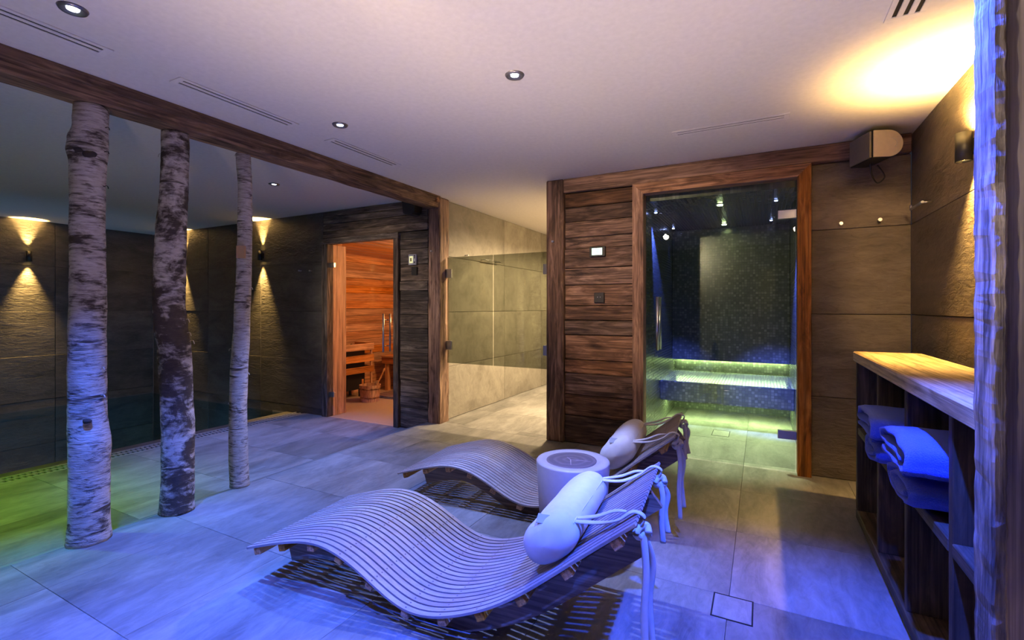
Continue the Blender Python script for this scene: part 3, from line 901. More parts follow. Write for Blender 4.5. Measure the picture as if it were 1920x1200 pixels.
for k, (px_, py_) in enumerate(((1227, 398), (1258, 428), (1455, 375), (1446, 412))):
    p = pix(px_, py_, 'z', 2.15)
    p.x = max(XA + .05, min(XB - .05, p.x))
    dl = thing('star_light', ['tiny blue ceiling star light at the front left inside the steam room', 'tiny blue ceiling star light at the rear left inside the steam room', 'tiny blue ceiling star light at the front right inside the steam room', 'tiny blue ceiling star light at the rear right inside the steam room'][k], 'star light', (p.x, p.y, 2.145), group='blue star lights')
    cyl('ring', (p.x, p.y, 2.150), (p.x, p.y, 2.145), .018, .018, M_STEEL, dl, 12)
    cyl('lens', (p.x, p.y, 2.145), (p.x, p.y, 2.141), .012, .012, emit('star_lens_%d' % k, (0.35, 0.4, 1.0), 25), dl, 10)
    light('lamp_glow', 'SPOT', (p.x, p.y, 2.13), (400, 6, 800, 6)[k], (0.08, 0.12, 1.0), dl, ((R(27), 0, 0) if k in (0, 2) else (0, 0, 0)), 38, .6, .015)

def drain(label, corners):
    xs = [c[0] for c in corners]; ys_ = [c[1] for c in corners]
    x0, x1, y0, y1 = min(xs), max(xs), min(ys_), max(ys_)
    d = thing('floor_drain', label, 'drain', ((x0 + x1) / 2, (y0 + y1) / 2, 0))
    t = .006
    box('frame_side', (x0, y0, 0.0002), (x0 + t, y1, .0022), M_DARK, d, .0003)
    box('frame_side', (x1 - t, y0, 0.0002), (x1, y1, .0022), M_DARK, d, .0003)
    box('frame_side', (x0 + t, y0, 0.0002), (x1 - t, y0 + t, .0022), M_DARK, d, .0003)
    box('frame_side', (x0 + t, y1 - t, 0.0002), (x1 - t, y1, .0022), M_DARK, d, .0003)
    box('tile_insert', (x0 + t, y0 + t, .0002), (x1 - t, y1 - t, .0016), M_FLOOR, d, .0004)
q = [pix(a, b, 'z', 0) for a, b in ((1338, 1113), (1412, 1129), (1412, 1171), (1333, 1154))]
drain('square tile-filled drain with dark outline on the floor near the shelf', [(v.x, v.y) for v in q])
q = [pix(a, b, 'z', 0) for a, b in ((1337, 807), (1368, 809), (1367, 819), (1335, 816))]
drain('small tile-filled drain on the steam room floor', [(v.x, v.y) for v in q])

# ------------------------------------------------------------------ ceiling fixtures
def downlight(label, x, y, col, power, size=64, blend=0.35, lens=(0.75, 0.8, 1.0), group='recessed ceiling downlights', rad=0.025):
    d = thing('downlight', label, 'downlight', (x, y, CEIL - .01), group=group)
    lathe('trim_ring', [(0.018, -0.0008), (0.030, -.004), (0.036, -.008), (0.044, -.008), (0.049, 0.0), (0.049, .0009)], plain('dark_nickel', (0.22, 0.21, 0.24), .35, .7), (x, y, CEIL - .001), d, 28)
    cyl('lens', (x, y, CEIL - .001), (x, y, CEIL - .004), .020, .020, emit('downlight_lens_%d' % len(bpy.data.materials), lens, 14), d, 20)
    light('lamp_glow', 'SPOT', (x, y, CEIL - .012), power, col, d, (0, 0, 0), size, blend, rad)
downlight('recessed downlight in the top left corner by the long air vent', -2.39, .854, BLUE, P_BLUE, 66, .6)
downlight('recessed downlight between two long air vents above the loungers', -2.39, 2.19, ICE, P_ICE, 64, .7)
downlight('recessed downlight alone in the middle of the ceiling', -1.10, 2.13, (.26, .36, 1.0), P_BLUE * .55, 52, .6)
downlight('recessed downlight above the pool side behind the beam', -4.09, 2.95, ICE, P_ICE, 72, .8)
downlight('recessed downlight above the pool side nearer the camera', -4.30, 0.70, GREEN, P_GREEN, 80, .7)
downlight('recessed downlight over the floor between loungers and shelf', 0.15, 1.20, (.03, .09, 1.0), P_BLUE * 1.8, 78, .5)
downlight('recessed downlight just left of the camera', -1.10, .35, (.05, .11, 1.0), P_BLUE * 1.2, 72, .4)
downlight('warm recessed downlight behind the camera on the left', -2.39, -.75, CREAM, P_WHITE, 165, .5, (1, .85, .6), 'downlights behind the camera', .06)  # this pair is added out of view as warm front fill
downlight('warm recessed downlight behind the camera on the right', -.55, -.75, CREAM, P_WHITE, 165, .5, (1, .85, .6), 'downlights behind the camera', .06)
for k, (lx, ly) in enumerate(((-1.98, 5.2), (-1.98, 6.7))):
    downlight(['warm downlight hidden above the shower passage entrance', 'warm downlight hidden deep in the shower passage'][k], lx, ly, CREAM, P_SHOWER, 160, .7, (1, .85, .6), 'shower downlights', .06)

for k, (lx, ly, ax, az, pw, sz) in enumerate(((-1.35, .25, -1.0, 1.7, 260, 36), (-3.6, .1, -3.9, 1.3, 260, 34), (.45, .2, .66, 1.5, 300, 20))):  # unseen spots added to brighten the sauna and steam fronts
    d_ = thing('accent_spot', ['tilting ceiling spot behind the camera aimed at the plank wall', 'tilting ceiling spot behind the camera aimed at the sauna', 'tilting ceiling spot behind the camera aimed at the steam door'][k], 'spotlight', (lx, ly, CEIL - .02), group='tilting spots behind the camera')
    cyl('ring', (lx, ly, CEIL - .001), (lx, ly, CEIL - .010), .055, .05, plain('dark_nickel', (0.22, 0.21, 0.24), .35, .7), d_)
    aim = Vector((ax - lx, Y_F - ly, az - CEIL)).normalized()
    cyl('head', Vector((lx, ly, CEIL - .012)), Vector((lx, ly, CEIL - .03)) + aim * .06, .03, .035, M_BLACK, d_)
    sp_ = light('lamp_glow', 'SPOT', Vector((lx, ly, CEIL - .03)) + aim * .07, pw, ((1.0, .70, .45), (1.0, .78, .58), (1.0, .62, .28))[k], d_, None, sz, .8, .04)
    sp_.rotation_euler = aim.to_track_quat('-Z', 'Y').to_euler()

def uplight(label, x, y, power, col, size=100, tilt=0):  # added out of frame to warm the ceiling
    u = thing('floor_uplight', label, 'floor light', (x, y, 0), group='recessed floor uplights')
    lathe('ring', [(.028, .0012), (.032, .0045), (.046, .0045), (.05, .0008)], M_STEEL, (x, y, 0), u, 24)
    cyl('lens', (x, y, .0012), (x, y, .003), .029, .029, emit('uplight_lens_%d' % len(bpy.data.materials), (1, .8, .55), 10), u, 20)
    light('lamp_glow', 'SPOT', (x, y, .02), power, col, u, (R(180 - tilt), 0, 0), size, .8, .03)
uplight('recessed floor uplight left of the near lounger by the camera', -1.85, .45, P_UP * .5, UPC, 96, 26)
uplight('recessed floor uplight between the camera and the near lounger head', -.45, .50, P_UP * 3.0, UPC, 86, 19)
uplight('recessed floor uplight behind the camera', -1.0, -.6, P_UP * .32, UPC, 100, 20)

def vent(label, x0, x1, y0, y1, along, slots=2):
    d = thing('air_vent', label, 'air vent', ((x0 + x1) / 2, (y0 + y1) / 2, CEIL - .006), group='slot air vents in the ceiling')
    z0, z1 = CEIL - .006, CEIL - .0005
    box('slot_back', (x0 + .004, y0 + .004, CEIL - .002), (x1 - .004, y1 - .004, CEIL - .0005), M_DARK, d, .0002)
    w_ = (x1 - x0) if along == 'y' else (y1 - y0)
    n = slots * 2 + 1
    sw_ = .016
    fw = (w_ - slots * sw_) / (slots + 1)
    q = 0.0
    e = .03
    for k in range(slots + 1):
        a = q; b = q + fw
        if along == 'y': box('frame_bar', (x0 + a, y0, z0), (x0 + b, y1, z1), M_WHITE, d, .001)
        else: box('frame_bar', (x0, y0 + a, z0), (x1, y0 + b, z1), M_WHITE, d, .001)
        q = b + sw_
    if along == 'y':
        for a in (y0, y1 - e): box('frame_end', (x0, a, z0 - .0006), (x1, a + e, z1), M_WHITE, d, .001)
    else:
        for a in (x0, x1 - e): box('frame_end', (a, y0, z0 - .0006), (a + e, y1, z1), M_WHITE, d, .001)
vent('slot air vent in the ceiling cut by the top left edge', -2.71, -2.61, .38, 1.08, 'y')
vent('slot air vent in the ceiling above the first two birch trunks', -2.71, -2.61, 1.356, 2.06, 'y')
vent('slot air vent in the ceiling nearest the sauna', -2.71, -2.61, 2.34, 3.035, 'y')
vent('slot air vent in the ceiling in front of the steam room', -.53, .155, 3.30, 3.40, 'x')
vent('slot air vent in the ceiling by the right wall at the top edge', .445, .575, 1.74, 2.44, 'y', 3)

def sconce(label, p, nrm, power=P_SCONCE, group='black up-and-down wall sconces', h=.135, r=.032, up=None, upsize=52, upcol=WARM, dnsize=52):
    p = Vector(p); n_ = Vector(nrm)
    s = thing('wall_sconce', label, 'wall lamp', p, group=group)
    c = p + n_ * .046
    lathe('shade', [(r - .004, -h / 2 + .012), (r - .004, -h / 2), (r, -h / 2), (r, h / 2), (r - .004, h / 2), (r - .004, h / 2 - .012)], M_BLACK, c, s, 24)
    a, b = p + n_ * .0005, p + n_ * .018
    t = Vector((0.02 if abs(n_.y) > .5 else 0, 0.02 if abs(n_.x) > .5 else 0, .035))
    lo = Vector((min(a.x, b.x), min(a.y, b.y), p.z)) - t
    hi = Vector((max(a.x, b.x), max(a.y, b.y), p.z)) + t
    box('back_plate', lo, hi, M_BLACK, s, .002)
    for sgn in (-1, 1):
        z_ = p.z + sgn * (h / 2 - .012)
        e = cyl('bulb', (c.x, c.y, z_), (c.x, c.y, z_ - sgn * .004), r - .005, r - .005, emit('sconce_bulb_%d' % len(bpy.data.materials), (1.0, .65, .2), 18), s, 16)
        light('lamp_glow', 'SPOT', (c.x, c.y, p.z + sgn * (h / 2 - .006)), (up or power) if sgn > 0 else power, upcol if sgn > 0 else WARM, s, (R(180) if sgn > 0 else 0, 0, 0), upsize if sgn > 0 else dnsize, 1.0, .018)
sconce('black wall sconce alone on the far left pool wall', (X_L, 2.62, 1.91), (1, 0, 0), P_SCONCE * 2)
sconce('black wall sconce on the left pool wall outside the left edge', (X_L, .94, 1.91), (1, 0, 0))
sconce('black wall sconce on the left pool wall mirrored in the sauna door', (X_L, -.74, 1.91), (1, 0, 0), P_SCONCE * 2)
sconce('black wall sconce behind the middle birch trunk', (-7.75, Y_F, 1.92), (0, -1, 0), P_SCONCE * 2)
sconce('black wall sconce between the thin birch trunk and the sauna', (-5.91, Y_F, 1.92), (0, -1, 0), P_SCONCE * 2)
sconce('black wall sconce on the rear wall mirrored in the shower glass', (-6.17, Y_B, 1.92), (0, 1, 0), P_SCONCE * 2)
for k, xx in enumerate((-4.3, -2.6, -1.0)):  # unseen sconces added along the rear wall as warm fill
    sconce(['black wall sconce on the rear wall nearest the pool', 'black wall sconce in the middle of the rear wall', 'black wall sconce on the rear wall right behind the camera'][k], (xx, Y_B, 1.92), (0, 1, 0), 40)
sconce('black wall sconce on the right wall above the towel shelf', (X_R, 3.00, 1.99), (-1, 0, 0), P_SCONCE * 1.2, upsize=145, dnsize=84)
sconce('black wall sconce on the right wall behind the near post', (X_R, 1.0, 1.99), (-1, 0, 0), P_SCONCE)  # unseen extra sconce added for warm light from the right

# ------------------------------------------------------------------ birch trunks
def birch(label, rows, dist, ztop_, mat, seed, name='birch_trunk', leanfix=0.0):
    a = R(YAW)
    Fv = Vector((-math.sin(a), math.cos(a), 0)); Rv = Vector((math.cos(a), math.sin(a), 0))
    ymin, ymax = rows[0][0], rows[-1][0]
    st_ = []
    for (py, l, r) in rows:
        m = (l + r) / 2
        f = (py - ymin) / (ymax - ymin)
        z = ztop_ * (1 - f)
        st_.append((z, (m - 960) / 892.0 * dist, (r - l) / 2 / 892.0 * dist))
    base = Fv * dist + Rv * st_[-1][1]
    t = thing(name, label, 'tree trunk', (base.x, base.y, 0), group='birch trunks under the beam')
    st_ = st_[::-1]
    bm = bmesh.new()
    rings = []
    n, seg = 150, 28
    for i in range(n + 1):
        z = ztop_ * i / n
        j = 0
        while j < len(st_) - 2 and st_[j + 1][0] < z: j += 1
        z0, l0, r0 = st_[j]; z1, l1, r1 = st_[j + 1]
        f = max(0, min(1, (z - z0) / (z1 - z0)))
        f = f * f * (3 - 2 * f)
        lat = l0 + (l1 - l0) * f - st_[0][1]
        rad = r0 + (r1 - r0) * f
        c = Rv * lat + Fv * (0.012 * math.sin(z * 2.1 + seed))
        ring = []
        for k in range(seg):
            th = 2 * math.pi * k / seg
            q = Vector((math.cos(th) * 1.3 + seed * 3.7, math.sin(th) * 1.3, z * 5))
            rr = rad * (1 + 0.05 * noise.noise(q) + 0.03 * noise.noise(q * 3.1) + 0.02 * noise.noise(Vector((q.x * 4, q.y * 4, z * 40))))
            if z < .06: rr *= 1 + .05 * (1 - z / .06)
            ring.append(bm.verts.new((c.x + rr * math.cos(th), c.y + rr * math.sin(th), z)))
        rings.append(ring)
    for p_, q_ in zip(rings, rings[1:]):
        for k in range(seg):
            bm.faces.new((p_[k], p_[(k + 1) % seg], q_[(k + 1) % seg], q_[k]))
    bm.faces.new(rings[0]); bm.faces.new(rings[-1])
    from_bm('bark', bm, mat, (0, 0, 0), t, smooth=True)
    return t, Rv, Fv, st_
def knot(t, Rv, Fv, dist, px, py, rad, mat, out=0.02, name='knot'):
    a = (px - 960) / 892.0 * dist
    z = CAM_H - (py - 577) * dist / 892.0
    p = Fv * dist + Rv * a
    bm = bmesh.new()
    bmesh.ops.create_icosphere(bm, subdivisions=2, radius=rad)
    for v in bm.verts:
        v.co *= 1 + .5 * noise.noise(v.co * 40 + Vector((px, py, 0)))
        v.co.z *= .7
    from_bm(name, bm, mat, Vector((p.x, p.y, z)) - t.location, t, True)
def curl(t, Rv, Fv, dist, px, py, side, mat, ln=.022):
    a = (px - 960) / 892.0 * dist
    z = CAM_H - (py - 577) * dist / 892.0
    p = Fv * dist + Rv * a - t.location
    p.z = z
    tube('bark_curl', [p - Rv * side * .008, p + Rv * side * ln * .5 + Vector((0, 0, ln * .2)), p + Rv * side * ln * .8 + Vector((0, 0, -ln * .5))], .0035, mat, t, 5, .4, sub=3)
BARK1, BARK2, BARK3 = bark('birch_bark_thick', .44, False), bark('birch_bark_dark', .51, True), bark('birch_bark_thin', .42, False)
M_KNOT = plain('dark_bark', (0.035, 0.026, 0.022), .95)
M_CURL = plain('bark_curl', (0.55, 0.48, 0.42), .9)
D1, D2, D3 = 2.50, 2.87, 3.29
t1, Rv, Fv, _ = birch('thickest birch trunk, leftmost, with a dark knot high up', [(195, 148, 200), (235, 146, 198), (262, 138, 197), (282, 137, 197), (310, 142, 195), (400, 142, 194), (480, 141, 194), (560, 140, 194), (640, 136, 192), (700, 134, 190), (780, 133, 190), (830, 134, 196), (900, 134, 194), (960, 133, 195), (1014, 131, 196)], D1, 2.284, BARK1, 1.0)
for px, py, r_ in ((139, 281, .024), (152, 286, .034), (168, 290, .030), (139, 650, .014), (163, 790, .018)): knot(t1, Rv, Fv, D1 - (.02 if px < 145 else .06), px, py, r_, M_KNOT)
for px, py, s in ((199, 240, 1), (198, 285, 1), (197, 350, 1), (190, 690, 1), (135, 640, -1), (134, 740, -1), (191, 742, 1)): curl(t1, Rv, Fv, D1, px, py, s, M_CURL if py > 600 else M_KNOT)
t2, Rv, Fv, _ = birch('middle birch trunk, crooked with the darkest peeling bark', [(243, 305, 349), (350, 304, 349), (450, 297, 346), (500, 294, 345), (560, 294, 345), (610, 297, 350), (650, 304, 357), (720, 307, 359), (800, 308, 361), (880, 307, 360), (955, 303, 358)], D2, 2.286, BARK2, 2.4)
for px, py, s in ((304, 290, -1), (350, 310, 1), (293, 530, -1), (348, 600, 1), (357, 640, 1), (351, 625, 1)): curl(t2, Rv, Fv, D2, px, py, s, M_CURL, .03)
t3, Rv, Fv, _ = birch('thinnest birch trunk, rightmost of the three', [(283, 443, 468), (350, 446, 470), (420, 445, 470), (500, 443, 469), (600, 439, 467), (700, 434, 464), (770, 433, 463), (850, 433, 465), (907, 435, 467)], D3, 2.287, BARK3, 4.2)
for px, py, s in ((445, 290, -1), (470, 370, 1), (469, 540, 1), (434, 655, -1), (463, 700, 1), (433, 755, -1)): curl(t3, Rv, Fv, D3, px, py, s, M_CURL)
pk = Fv * (D3 - .045) + Rv * ((452 - 960) / 892 * (D3 - .045)) - t3.location
bm = bmesh.new(); bmesh.ops.create_cube(bm, size=1)
for v in bm.verts: v.co = Vector((v.co.x * .055, v.co.y * .02, v.co.z * .085))
bmesh.ops.transform(bm, matrix=Matrix.Rotation(R(YAW), 4, 'Z'), verts=bm.verts)
o = from_bm('peeled_patch', bm, plain('bare_wood', (0.45, 0.27, 0.14), .8), (pk.x, pk.y, CAM_H + (577 - 474) * D3 / 892), t3)

# ------------------------------------------------------------------ wave loungers
ZK = [.162, .227, .258, .196, .105, .135, .242, .406, .575]
LL, WW = 1.692, .643
def spline_m():
    K = len(ZK); h = 1 / (K - 1)
    a = [0.0] * K; b = [1.0] * K; c = [0.0] * K; d = [0.0] * K
    for i in range(1, K - 1):
        a[i] = c[i] = h / 6; b[i] = 2 * h / 3
        d[i] = (ZK[i + 1] - 2 * ZK[i] + ZK[i - 1]) / h
    for i in range(1, K):
        w_ = a[i] / b[i - 1]
        b[i] -= w_ * c[i - 1]; d[i] -= w_ * d[i - 1]
    m = [0.0] * K
    m[-1] = d[-1] / b[-1]
    for i in range(K - 2, -1, -1): m[i] = (d[i] - c[i] * m[i + 1]) / b[i]
    return m, h
SM, SH = spline_m()
def zp_(u):
    s = max(0, min(1, u / LL))
    i = min(int(s / SH), len(ZK) - 2)
    t = s - i * SH
    return ZK[i] + t * ((ZK[i + 1] - ZK[i]) / SH - SH * (2 * SM[i] + SM[i + 1]) / 6) + SM[i] * t * t / 2 + (SM[i + 1] - SM[i]) * t ** 3 / (6 * SH)
def tang(u):
    e = .004
    a, b = max(0, u - e), min(LL, u + e)
    v = Vector((b - a, 0, zp_(b) - zp_(a)))
    return v.normalized()
NS = 21
PITCH = WW / NS
def sweep_bm(u0, u1, n, v0, v1, top, bot, floor_clip=False):
    bm = bmesh.new()
    rings = []
    for i in range(n + 1):
        u = u0 + (u1 - u0) * i / n
        t = tang(u)
        nn = Vector((-t.z, 0, t.x))
        p = Vector((u, 0, zp_(u)))
        a, b = p + nn * top, p + nn * bot
        if floor_clip: b.z = max(b.z, 0.0015)
        rings.append([bm.verts.new((q.x, v, q.z)) for q, v in ((a, v0), (a, v1), (b, v1), (b, v0))])
    for p_, q_ in zip(rings, rings[1:]):
        for k in range(4):
            bm.faces.new((p_[k], p_[(k + 1) % 4], q_[(k + 1) % 4], q_[k]))
    bm.faces.new(rings[0]); bm.faces.new(rings[-1])
    return bm
ME = {}
UB = [.05, .20, .37, .53, .69, .85, 1.00, 1.15, 1.30, 1.46, 1.62]
def lounger(label, x, y, ang):
    t = thing('wave_lounger', label, 'lounger', (x, y, 0), ang, 'wavy slatted loungers')
    for k in range(NS):
        if 'slat' not in ME:
            o = from_bm('slat', sweep_bm(0, LL, 64, 0.0043, PITCH - .0043, 0, -.009), slat_wood('x'), (0, 0, 0), t)
            ME['slat'] = o.data
            b = o.modifiers  # plain mesh
        else:
            o = link('slat', ME['slat'], (0, k * PITCH, 0), t)
    for u in UB:
        tg = tang(u)
        key = 'bar'
        if key not in ME:
            me = box_mesh(.036, WW - .02, .032, .003)
            me.materials.append(end_wood('y'))
            ME[key] = me
        nn = Vector((-tg.z, 0, tg.x))
        p = Vector((u, WW / 2, zp_(u))) - nn * .0255
        o = link('crossbar', ME[key], p, t)
        o.rotation_euler = (0, -math.atan2(tg.z, tg.x), 0)
    for k, v in enumerate((.12, WW - .146)):
        key = 'rail'
        if key not in ME:
            o = from_bm('rail', sweep_bm(.11, LL - .05, 60, 0, .026, -.0418, -.125, True), rail_wood('x'), (0, v, 0), t)
            ME[key] = o.data
        else:
            link('rail', ME[key], (0, v, 0), t)
    if 'screw' not in ME:
        bm = bmesh.new()
        for u in UB:
            tg = tang(u); nn = Vector((-tg.z, 0, tg.x))
            for k in range(NS):
                c = Vector((u, (k + .5) * PITCH, zp_(u))) + nn * .0006
                vs = [bm.verts.new(c + (tg * math.cos(a * math.pi / 3) + Vector((0, 1, 0)) * math.sin(a * math.pi / 3)) * .0038) for a in range(6)]
                bm.faces.new(vs)
        o = from_bm('screw_heads', bm, plain('screw_dark', (0.08, 0.06, 0.08), .5, .3), (0, 0, 0), t)
        ME['screw'] = o.data
    else:
        o = link('screw_heads', ME['screw'], (0, 0, 0), t)
    o['kind'] = 'stuff'
    return t

def pillow(label, x, y, ang, u0, tails):
    t = thing('neck_pillow', label, 'pillow', (x, y, 0), ang, 'ivory neck pillows tied to the loungers')
    tg = tang(u0); nn = Vector((-tg.z, 0, tg.x))
    c = Vector((u0, 0, zp_(u0))) + nn * .076
    ra_, rb = .108, .074
    bm = bmesh.new()
    rings = []
    n, seg = 44, 32
    v0, v1 = .035, WW - .03
    for i in range(n + 1):
        s = i / n
        v = v0 + (v1 - v0) * s
        e = min(v - v0, v1 - v) / .075
        f = 1.0 if e >= 1 else math.sqrt(max(0.0, 1 - (1 - e) ** 2)) ** 0.8
        f = max(f, .02)
        seam = 1 - .05 * math.exp(-((v - v0 - .10) / .008) ** 2) - .05 * math.exp(-((v1 - v - .10) / .008) ** 2)
        ring = []
        for k in range(seg):
            th = 2 * math.pi * k / seg
            wr = 1 + .022 * noise.noise(Vector((math.cos(th) * 2, v * 14, math.sin(th) * 2)))
            cx, cz = math.cos(th), math.sin(th)
            cx = math.copysign(abs(cx) ** .85, cx); cz = math.copysign(abs(cz) ** .85, cz)
            q = c + (tg * cx * ra_ + nn * cz * rb) * f * seam * wr
            ring.append(bm.verts.new((q.x, v, q.z)))
        rings.append(ring)
    for p_, q_ in zip(rings, rings[1:]):
        for k in range(seg):
            bm.faces.new((p_[k], p_[(k + 1) % seg], q_[(k + 1) % seg], q_[k]))
    bm.faces.new(rings[0]); bm.faces.new(rings[-1])
    from_bm('cushion', bm, M_FABRIC, (0, 0, 0), t, True)
    # piping along the head-side seam
    pts = [c + tg * ra_ * .97 + Vector((0, v, 0)) for v in (v0 + .06, .2, .32, .45, v1 - .06)]
    tube('piping', pts, .004, M_FABRIC, t, 6)
    # sewn label
    q = c + nn * rb * .86 + tg * .03
    bm = bmesh.new(); bmesh.ops.create_cube(bm, size=1)
    for v in bm.verts: v.co = Vector((v.co.x * .045, v.co.y * .004, v.co.z * .032))
    bmesh.ops.transform(bm, matrix=Matrix.Rotation(R(-48), 4, 'X'), verts=bm.verts)
    tag(from_bm('sewn_label', bm, plain('grey_label', (0.32, 0.33, 0.36), .8), (q.x, v0 + .042, q.z + .004), t), 'small grey sewn label')
    def on(u, v, h): 
        a = tang(u)
        return Vector((u, v, zp_(u))) + Vector((-a.z, 0, a.x)) * h
    zh = zp_(LL)
    for v, near in ((.12, True), (WW - .10, False)):
        ve = v - .03 if near else v + .02
        tube('strap', [c + tg * ra_ * .93 + Vector((0, v, 0)), on(u0 + .135, v, .030), on(LL - .06, ve, .013), on(LL - .012, ve, .012), Vector((LL + .018, ve, zh - .012)), Vector((LL - .005, ve, zh - .055))], [.012, .014, .013, .012, .012, .012], M_FABRIC, t, 8, .35)
        tube('strap', [c + tg * ra_ * .9 + Vector((0, v + .03, 0)), on(u0 + .13, v + .03, .045), on(u0 + .18, v + .03, .03), on(u0 + .21, v + .025, .010)], [.011, .014, .013, .008], M_FABRIC, t, 8, .35)
        kx, kz = LL + .012, zh - .06
        tube('knot', [Vector((kx + .018 * math.cos(a), ve + .018 * math.sin(a * 1.5), kz + .018 * math.sin(a))) for a in (0, 1, 2, 3, 4, 5, 6)], .012, M_FABRIC, t, 8)
        ln = tails if near else tails * .55
        for k, (dx, dy) in enumerate(((.012, -.012), (.028, .016))):
            e = ln * (1.0, .86)[k]
            tube('strap_tail', [Vector((kx, ve, kz)), Vector((kx + dx, ve + dy, kz - e * .25)), Vector((kx + dx * .6, ve + dy * 1.2, kz - e * .6)), Vector((kx + dx * 1.1, ve + dy * .8, kz - e))], [.012, .011, .012, .011], M_FABRIC, t, 8, .35, up=(0, 1, 0))
    return t
LA, LB = (-2.026, 1.321, .0694), (-2.075, 2.367, .0788)
lounger('wavy wooden slat lounger nearest the camera', *LA)
lounger('wavy wooden slat lounger farther back by the steam room', *LB)
pillow('ivory neck pillow on the nearest lounger', *LA, 1.44, .44)
pillow('ivory neck pillow on the farther lounger', *LB, 1.44, .38)

# ------------------------------------------------------------------ log table
pt = pix(1074, 862, 'y', 2.25)
lg = thing('log_table', 'white lacquered log side table between the two loungers', 'side table', (pt.x, pt.y, 0))
ht_ = pt.z
lathe('trunk', [(0, 0), (.150, 0), (.156, .006), (.182, ht_ - .006), (.178, ht_), (.134, ht_ + .001), (.130, ht_ - .004), (0, ht_ - .004)], M_STONE_W, (pt.x, pt.y, 0), lg, 48)
bm = bmesh.new()
bmesh.ops.create_circle(bm, cap_ends=True, segments=40, radius=.132)
for v in bm.verts:
    v.co *= 1 + .035 * noise.noise(v.co * 12)
o = from_bm('log_core', bm, log_top(), (-.012, .0, ht_ - .002), lg)
for pts in ([(-.03, .03, 0), (-.015, .015, 0), (.0, 0, 0), (.012, -.03, 0), (.03, -.075, 0)], [(.0, 0, 0), (.05, .012, 0), (.10, .018, 0)]):
    tube('crack', [Vector(q) + Vector((-.012, 0, ht_ - .0015)) for q in pts], [.0015] + [.003] * (len(pts) - 2) + [.001], plain('crack_pale', (0.34, 0.29, 0.34), .7), lg, 6, .4)

# ------------------------------------------------------------------ towel shelf
SX0, SX1 = .485, .785
SY = [3.35, 2.83, 2.335, 1.845, 1.36]
sh = thing('towel_shelf', 'dark wooden cubby shelf with a pale plank top along the right wall', 'shelf unit', ((SX0 + SX1) / 2, 2.35, 0))
tag(box('top_board', (SX0 - .012, SY[-1], .918), (SX1, SY[0] + .012, .975), top_wood('y'), sh, .005), 'pale plank top')
for k, yy in enumerate(SY):
    box('divider', (SX0 + (.0 if k in (0, 4) else .006), yy - .034, .07), (SX1 - .01, yy, .918), shelf_wood('z'), sh, .003)
box('bottom_board', (SX0, SY[-1], .018), (SX1, SY[0], .07), shelf_wood('y'), sh, .004)
for a, b in zip(SY, SY[1:]):
    box('shelf_board', (SX0 + .004, b, .505), (SX1 - .01, a - .034, .545), shelf_wood('y'), sh, .003)
box('plinth', (SX0 + .04, SY[-1] + .02, 0), (SX1 - .02, SY[0] - .03, .018), M_DARK, sh, .002)
box('back_panel', (SX1 - .0095, SY[-1], .07), (SX1, SY[0], .918), shelf_wood('y'), sh, .002)

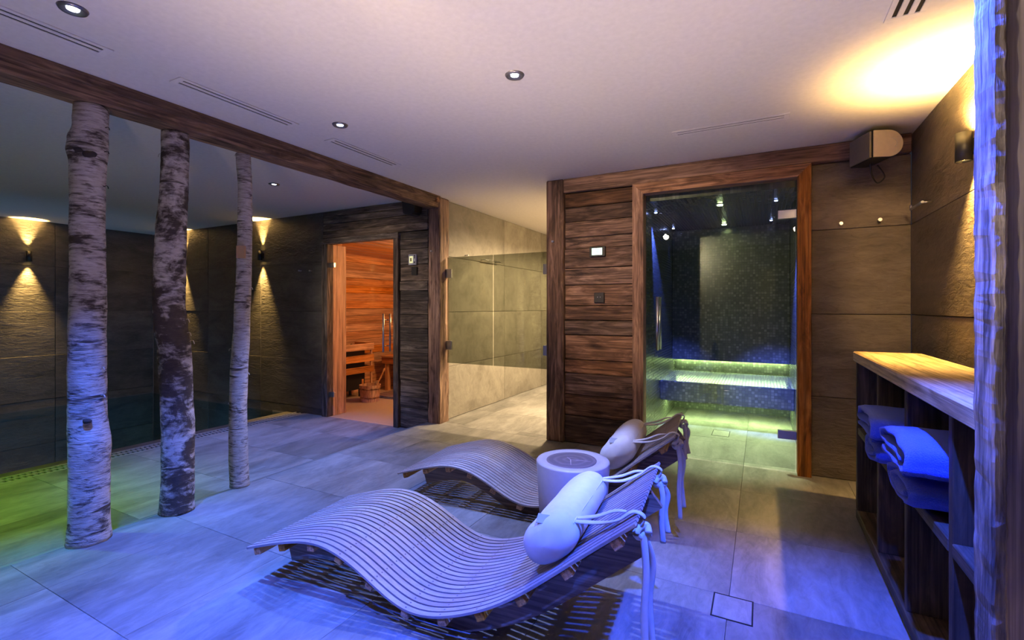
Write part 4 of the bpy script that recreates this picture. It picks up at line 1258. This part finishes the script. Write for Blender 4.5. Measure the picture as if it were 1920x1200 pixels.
def towel(label, x0, x1, path, th, name='folded_towel'):
    """thick cloth swept along X; path is the fold line in (y, z), world"""
    P = [Vector((0, a, b)) for a, b in path]
    pts = []
    for i in range(len(P) - 1):
        a, b, c, d = P[max(i - 1, 0)], P[i], P[i + 1], P[min(i + 2, len(P) - 1)]
        for k in range(6):
            t = k / 6
            pts.append(0.5 * ((2 * b) + (c - a) * t + (2 * a - 5 * b + 4 * c - d) * t * t + (3 * b - a - 3 * c + d) * t ** 3))
    pts.append(P[-1])
    out, inn = [], []
    for i, p in enumerate(pts):
        tg = (pts[min(i + 1, len(pts) - 1)] - pts[max(i - 1, 0)]).normalized()
        nn = Vector((0, -tg.z, tg.y))
        out.append(p + nn * th / 2); inn.append(p - nn * th / 2)
    loop = out + inn[::-1]
    cy = sum(p.y for p in pts) / len(pts); zmin = min(p.z for p in loop)
    base = Vector(((x0 + x1) / 2, cy, zmin))
    bm = bmesh.new()
    rings = []
    n = 14
    for i in range(n + 1):
        s = i / n
        x = x0 + (x1 - x0) * s
        ring = []
        for k, q in enumerate(loop):
            q2 = q.copy()
            other = loop[len(loop) - 1 - k]
            e = min(s, 1 - s) * (x1 - x0)
            if e < .012:
                q2 = q.lerp(other, .28 * (1 - e / .012))
            w_ = noise.noise(Vector((x * 14, q.y * 16, q.z * 16))) * .006
            q2 += Vector((0, w_, w_ * .7))
            q2.z = max(q2.z, zmin)
            ring.append(bm.verts.new(Vector((x + .012 * noise.noise(Vector((1.3, q.y * 12, q.z * 12))), q2.y, q2.z)) - base))
        rings.append(ring)
    m = len(loop)
    for a, b in zip(rings, rings[1:]):
        for k in range(m):
            bm.faces.new((a[k], a[(k + 1) % m], b[(k + 1) % m], b[k]))
    h_ = m // 2
    for ring in (rings[0], rings[-1]):
        for k in range(h_ - 1):
            bm.faces.new((ring[k], ring[k + 1], ring[m - 2 - k], ring[m - 1 - k]))
    t = from_bm(name, bm, M_TERRY, base, None, True)
    return tag(t, label, 'towel', 'blue towels on the shelf')
def roll(yc, zc, w_, h_, turns, th, start=0.0, inner=.25):
    pts = []
    n = int(turns * 12)
    for i in range(n + 1):
        a = start + 2 * math.pi * turns * i / n
        f = inner + (1 - inner) * (i / n)
        pts.append((yc + math.cos(a) * (w_ / 2 - th / 2) * f, zc + math.sin(a) * (h_ / 2 - th / 2) * f))
    return pts
SZ = .5455
def stack(yc, labs, s):
    h1, h2 = .125 * s, .095 * s
    towel(labs[0], .425, .74, roll(yc, SZ + h1 / 2 + .001, .36 * s, h1, 1.75, .030, R(200), .38), .028)
    # folded double loop on top
    z0 = SZ + h1 + .004
    a, b = yc - .175 * s, yc + .175 * s
    towel(labs[1], .405, .73, [(b - .02, z0 + .016), (yc, z0 + .015), (a + .03, z0 + .018), (a + .008, z0 + .045), (a + .03, z0 + .082), (yc, z0 + h2), (b - .03, z0 + .085), (b - .003, z0 + .058), (b - .03, z0 + .045), (yc, z0 + .048), (a + .07, z0 + .047)], .027)
stack(2.59, ('lower rolled blue towel in the cubby farther from the camera', 'upper folded blue towel in the cubby farther from the camera'), 1.0)
stack(2.095, ('lower rolled blue towel in the cubby nearer the camera', 'upper folded blue towel in the cubby nearer the camera'), 1.08)

# ------------------------------------------------------------------ near door post at the right edge
npst = thing('door_post', 'rough timber door post at the right edge close to the camera', 'post', (.44, 1.24, 0))
M_POST = wood('post_wood', 'z', (0.03, 0.026, 0.024), (0.17, 0.15, 0.14), (0.40, 0.35, 0.33), .6, .05, 1.0, 1.6)
rough_box('timber', (.380, 1.195, 0), (.402, 1.283, CEIL - .002), M_POST, npst, .0028, .012, 34, .004, 2)
box('frame', (.402, 1.215, 0), (.47, 1.283, CEIL - .002), wood('painted_frame', 'z', (0.20, 0.18, 0.2), (0.26, 0.24, 0.25), (0.32, 0.3, 0.31), .5, .02, .1), npst, .003)
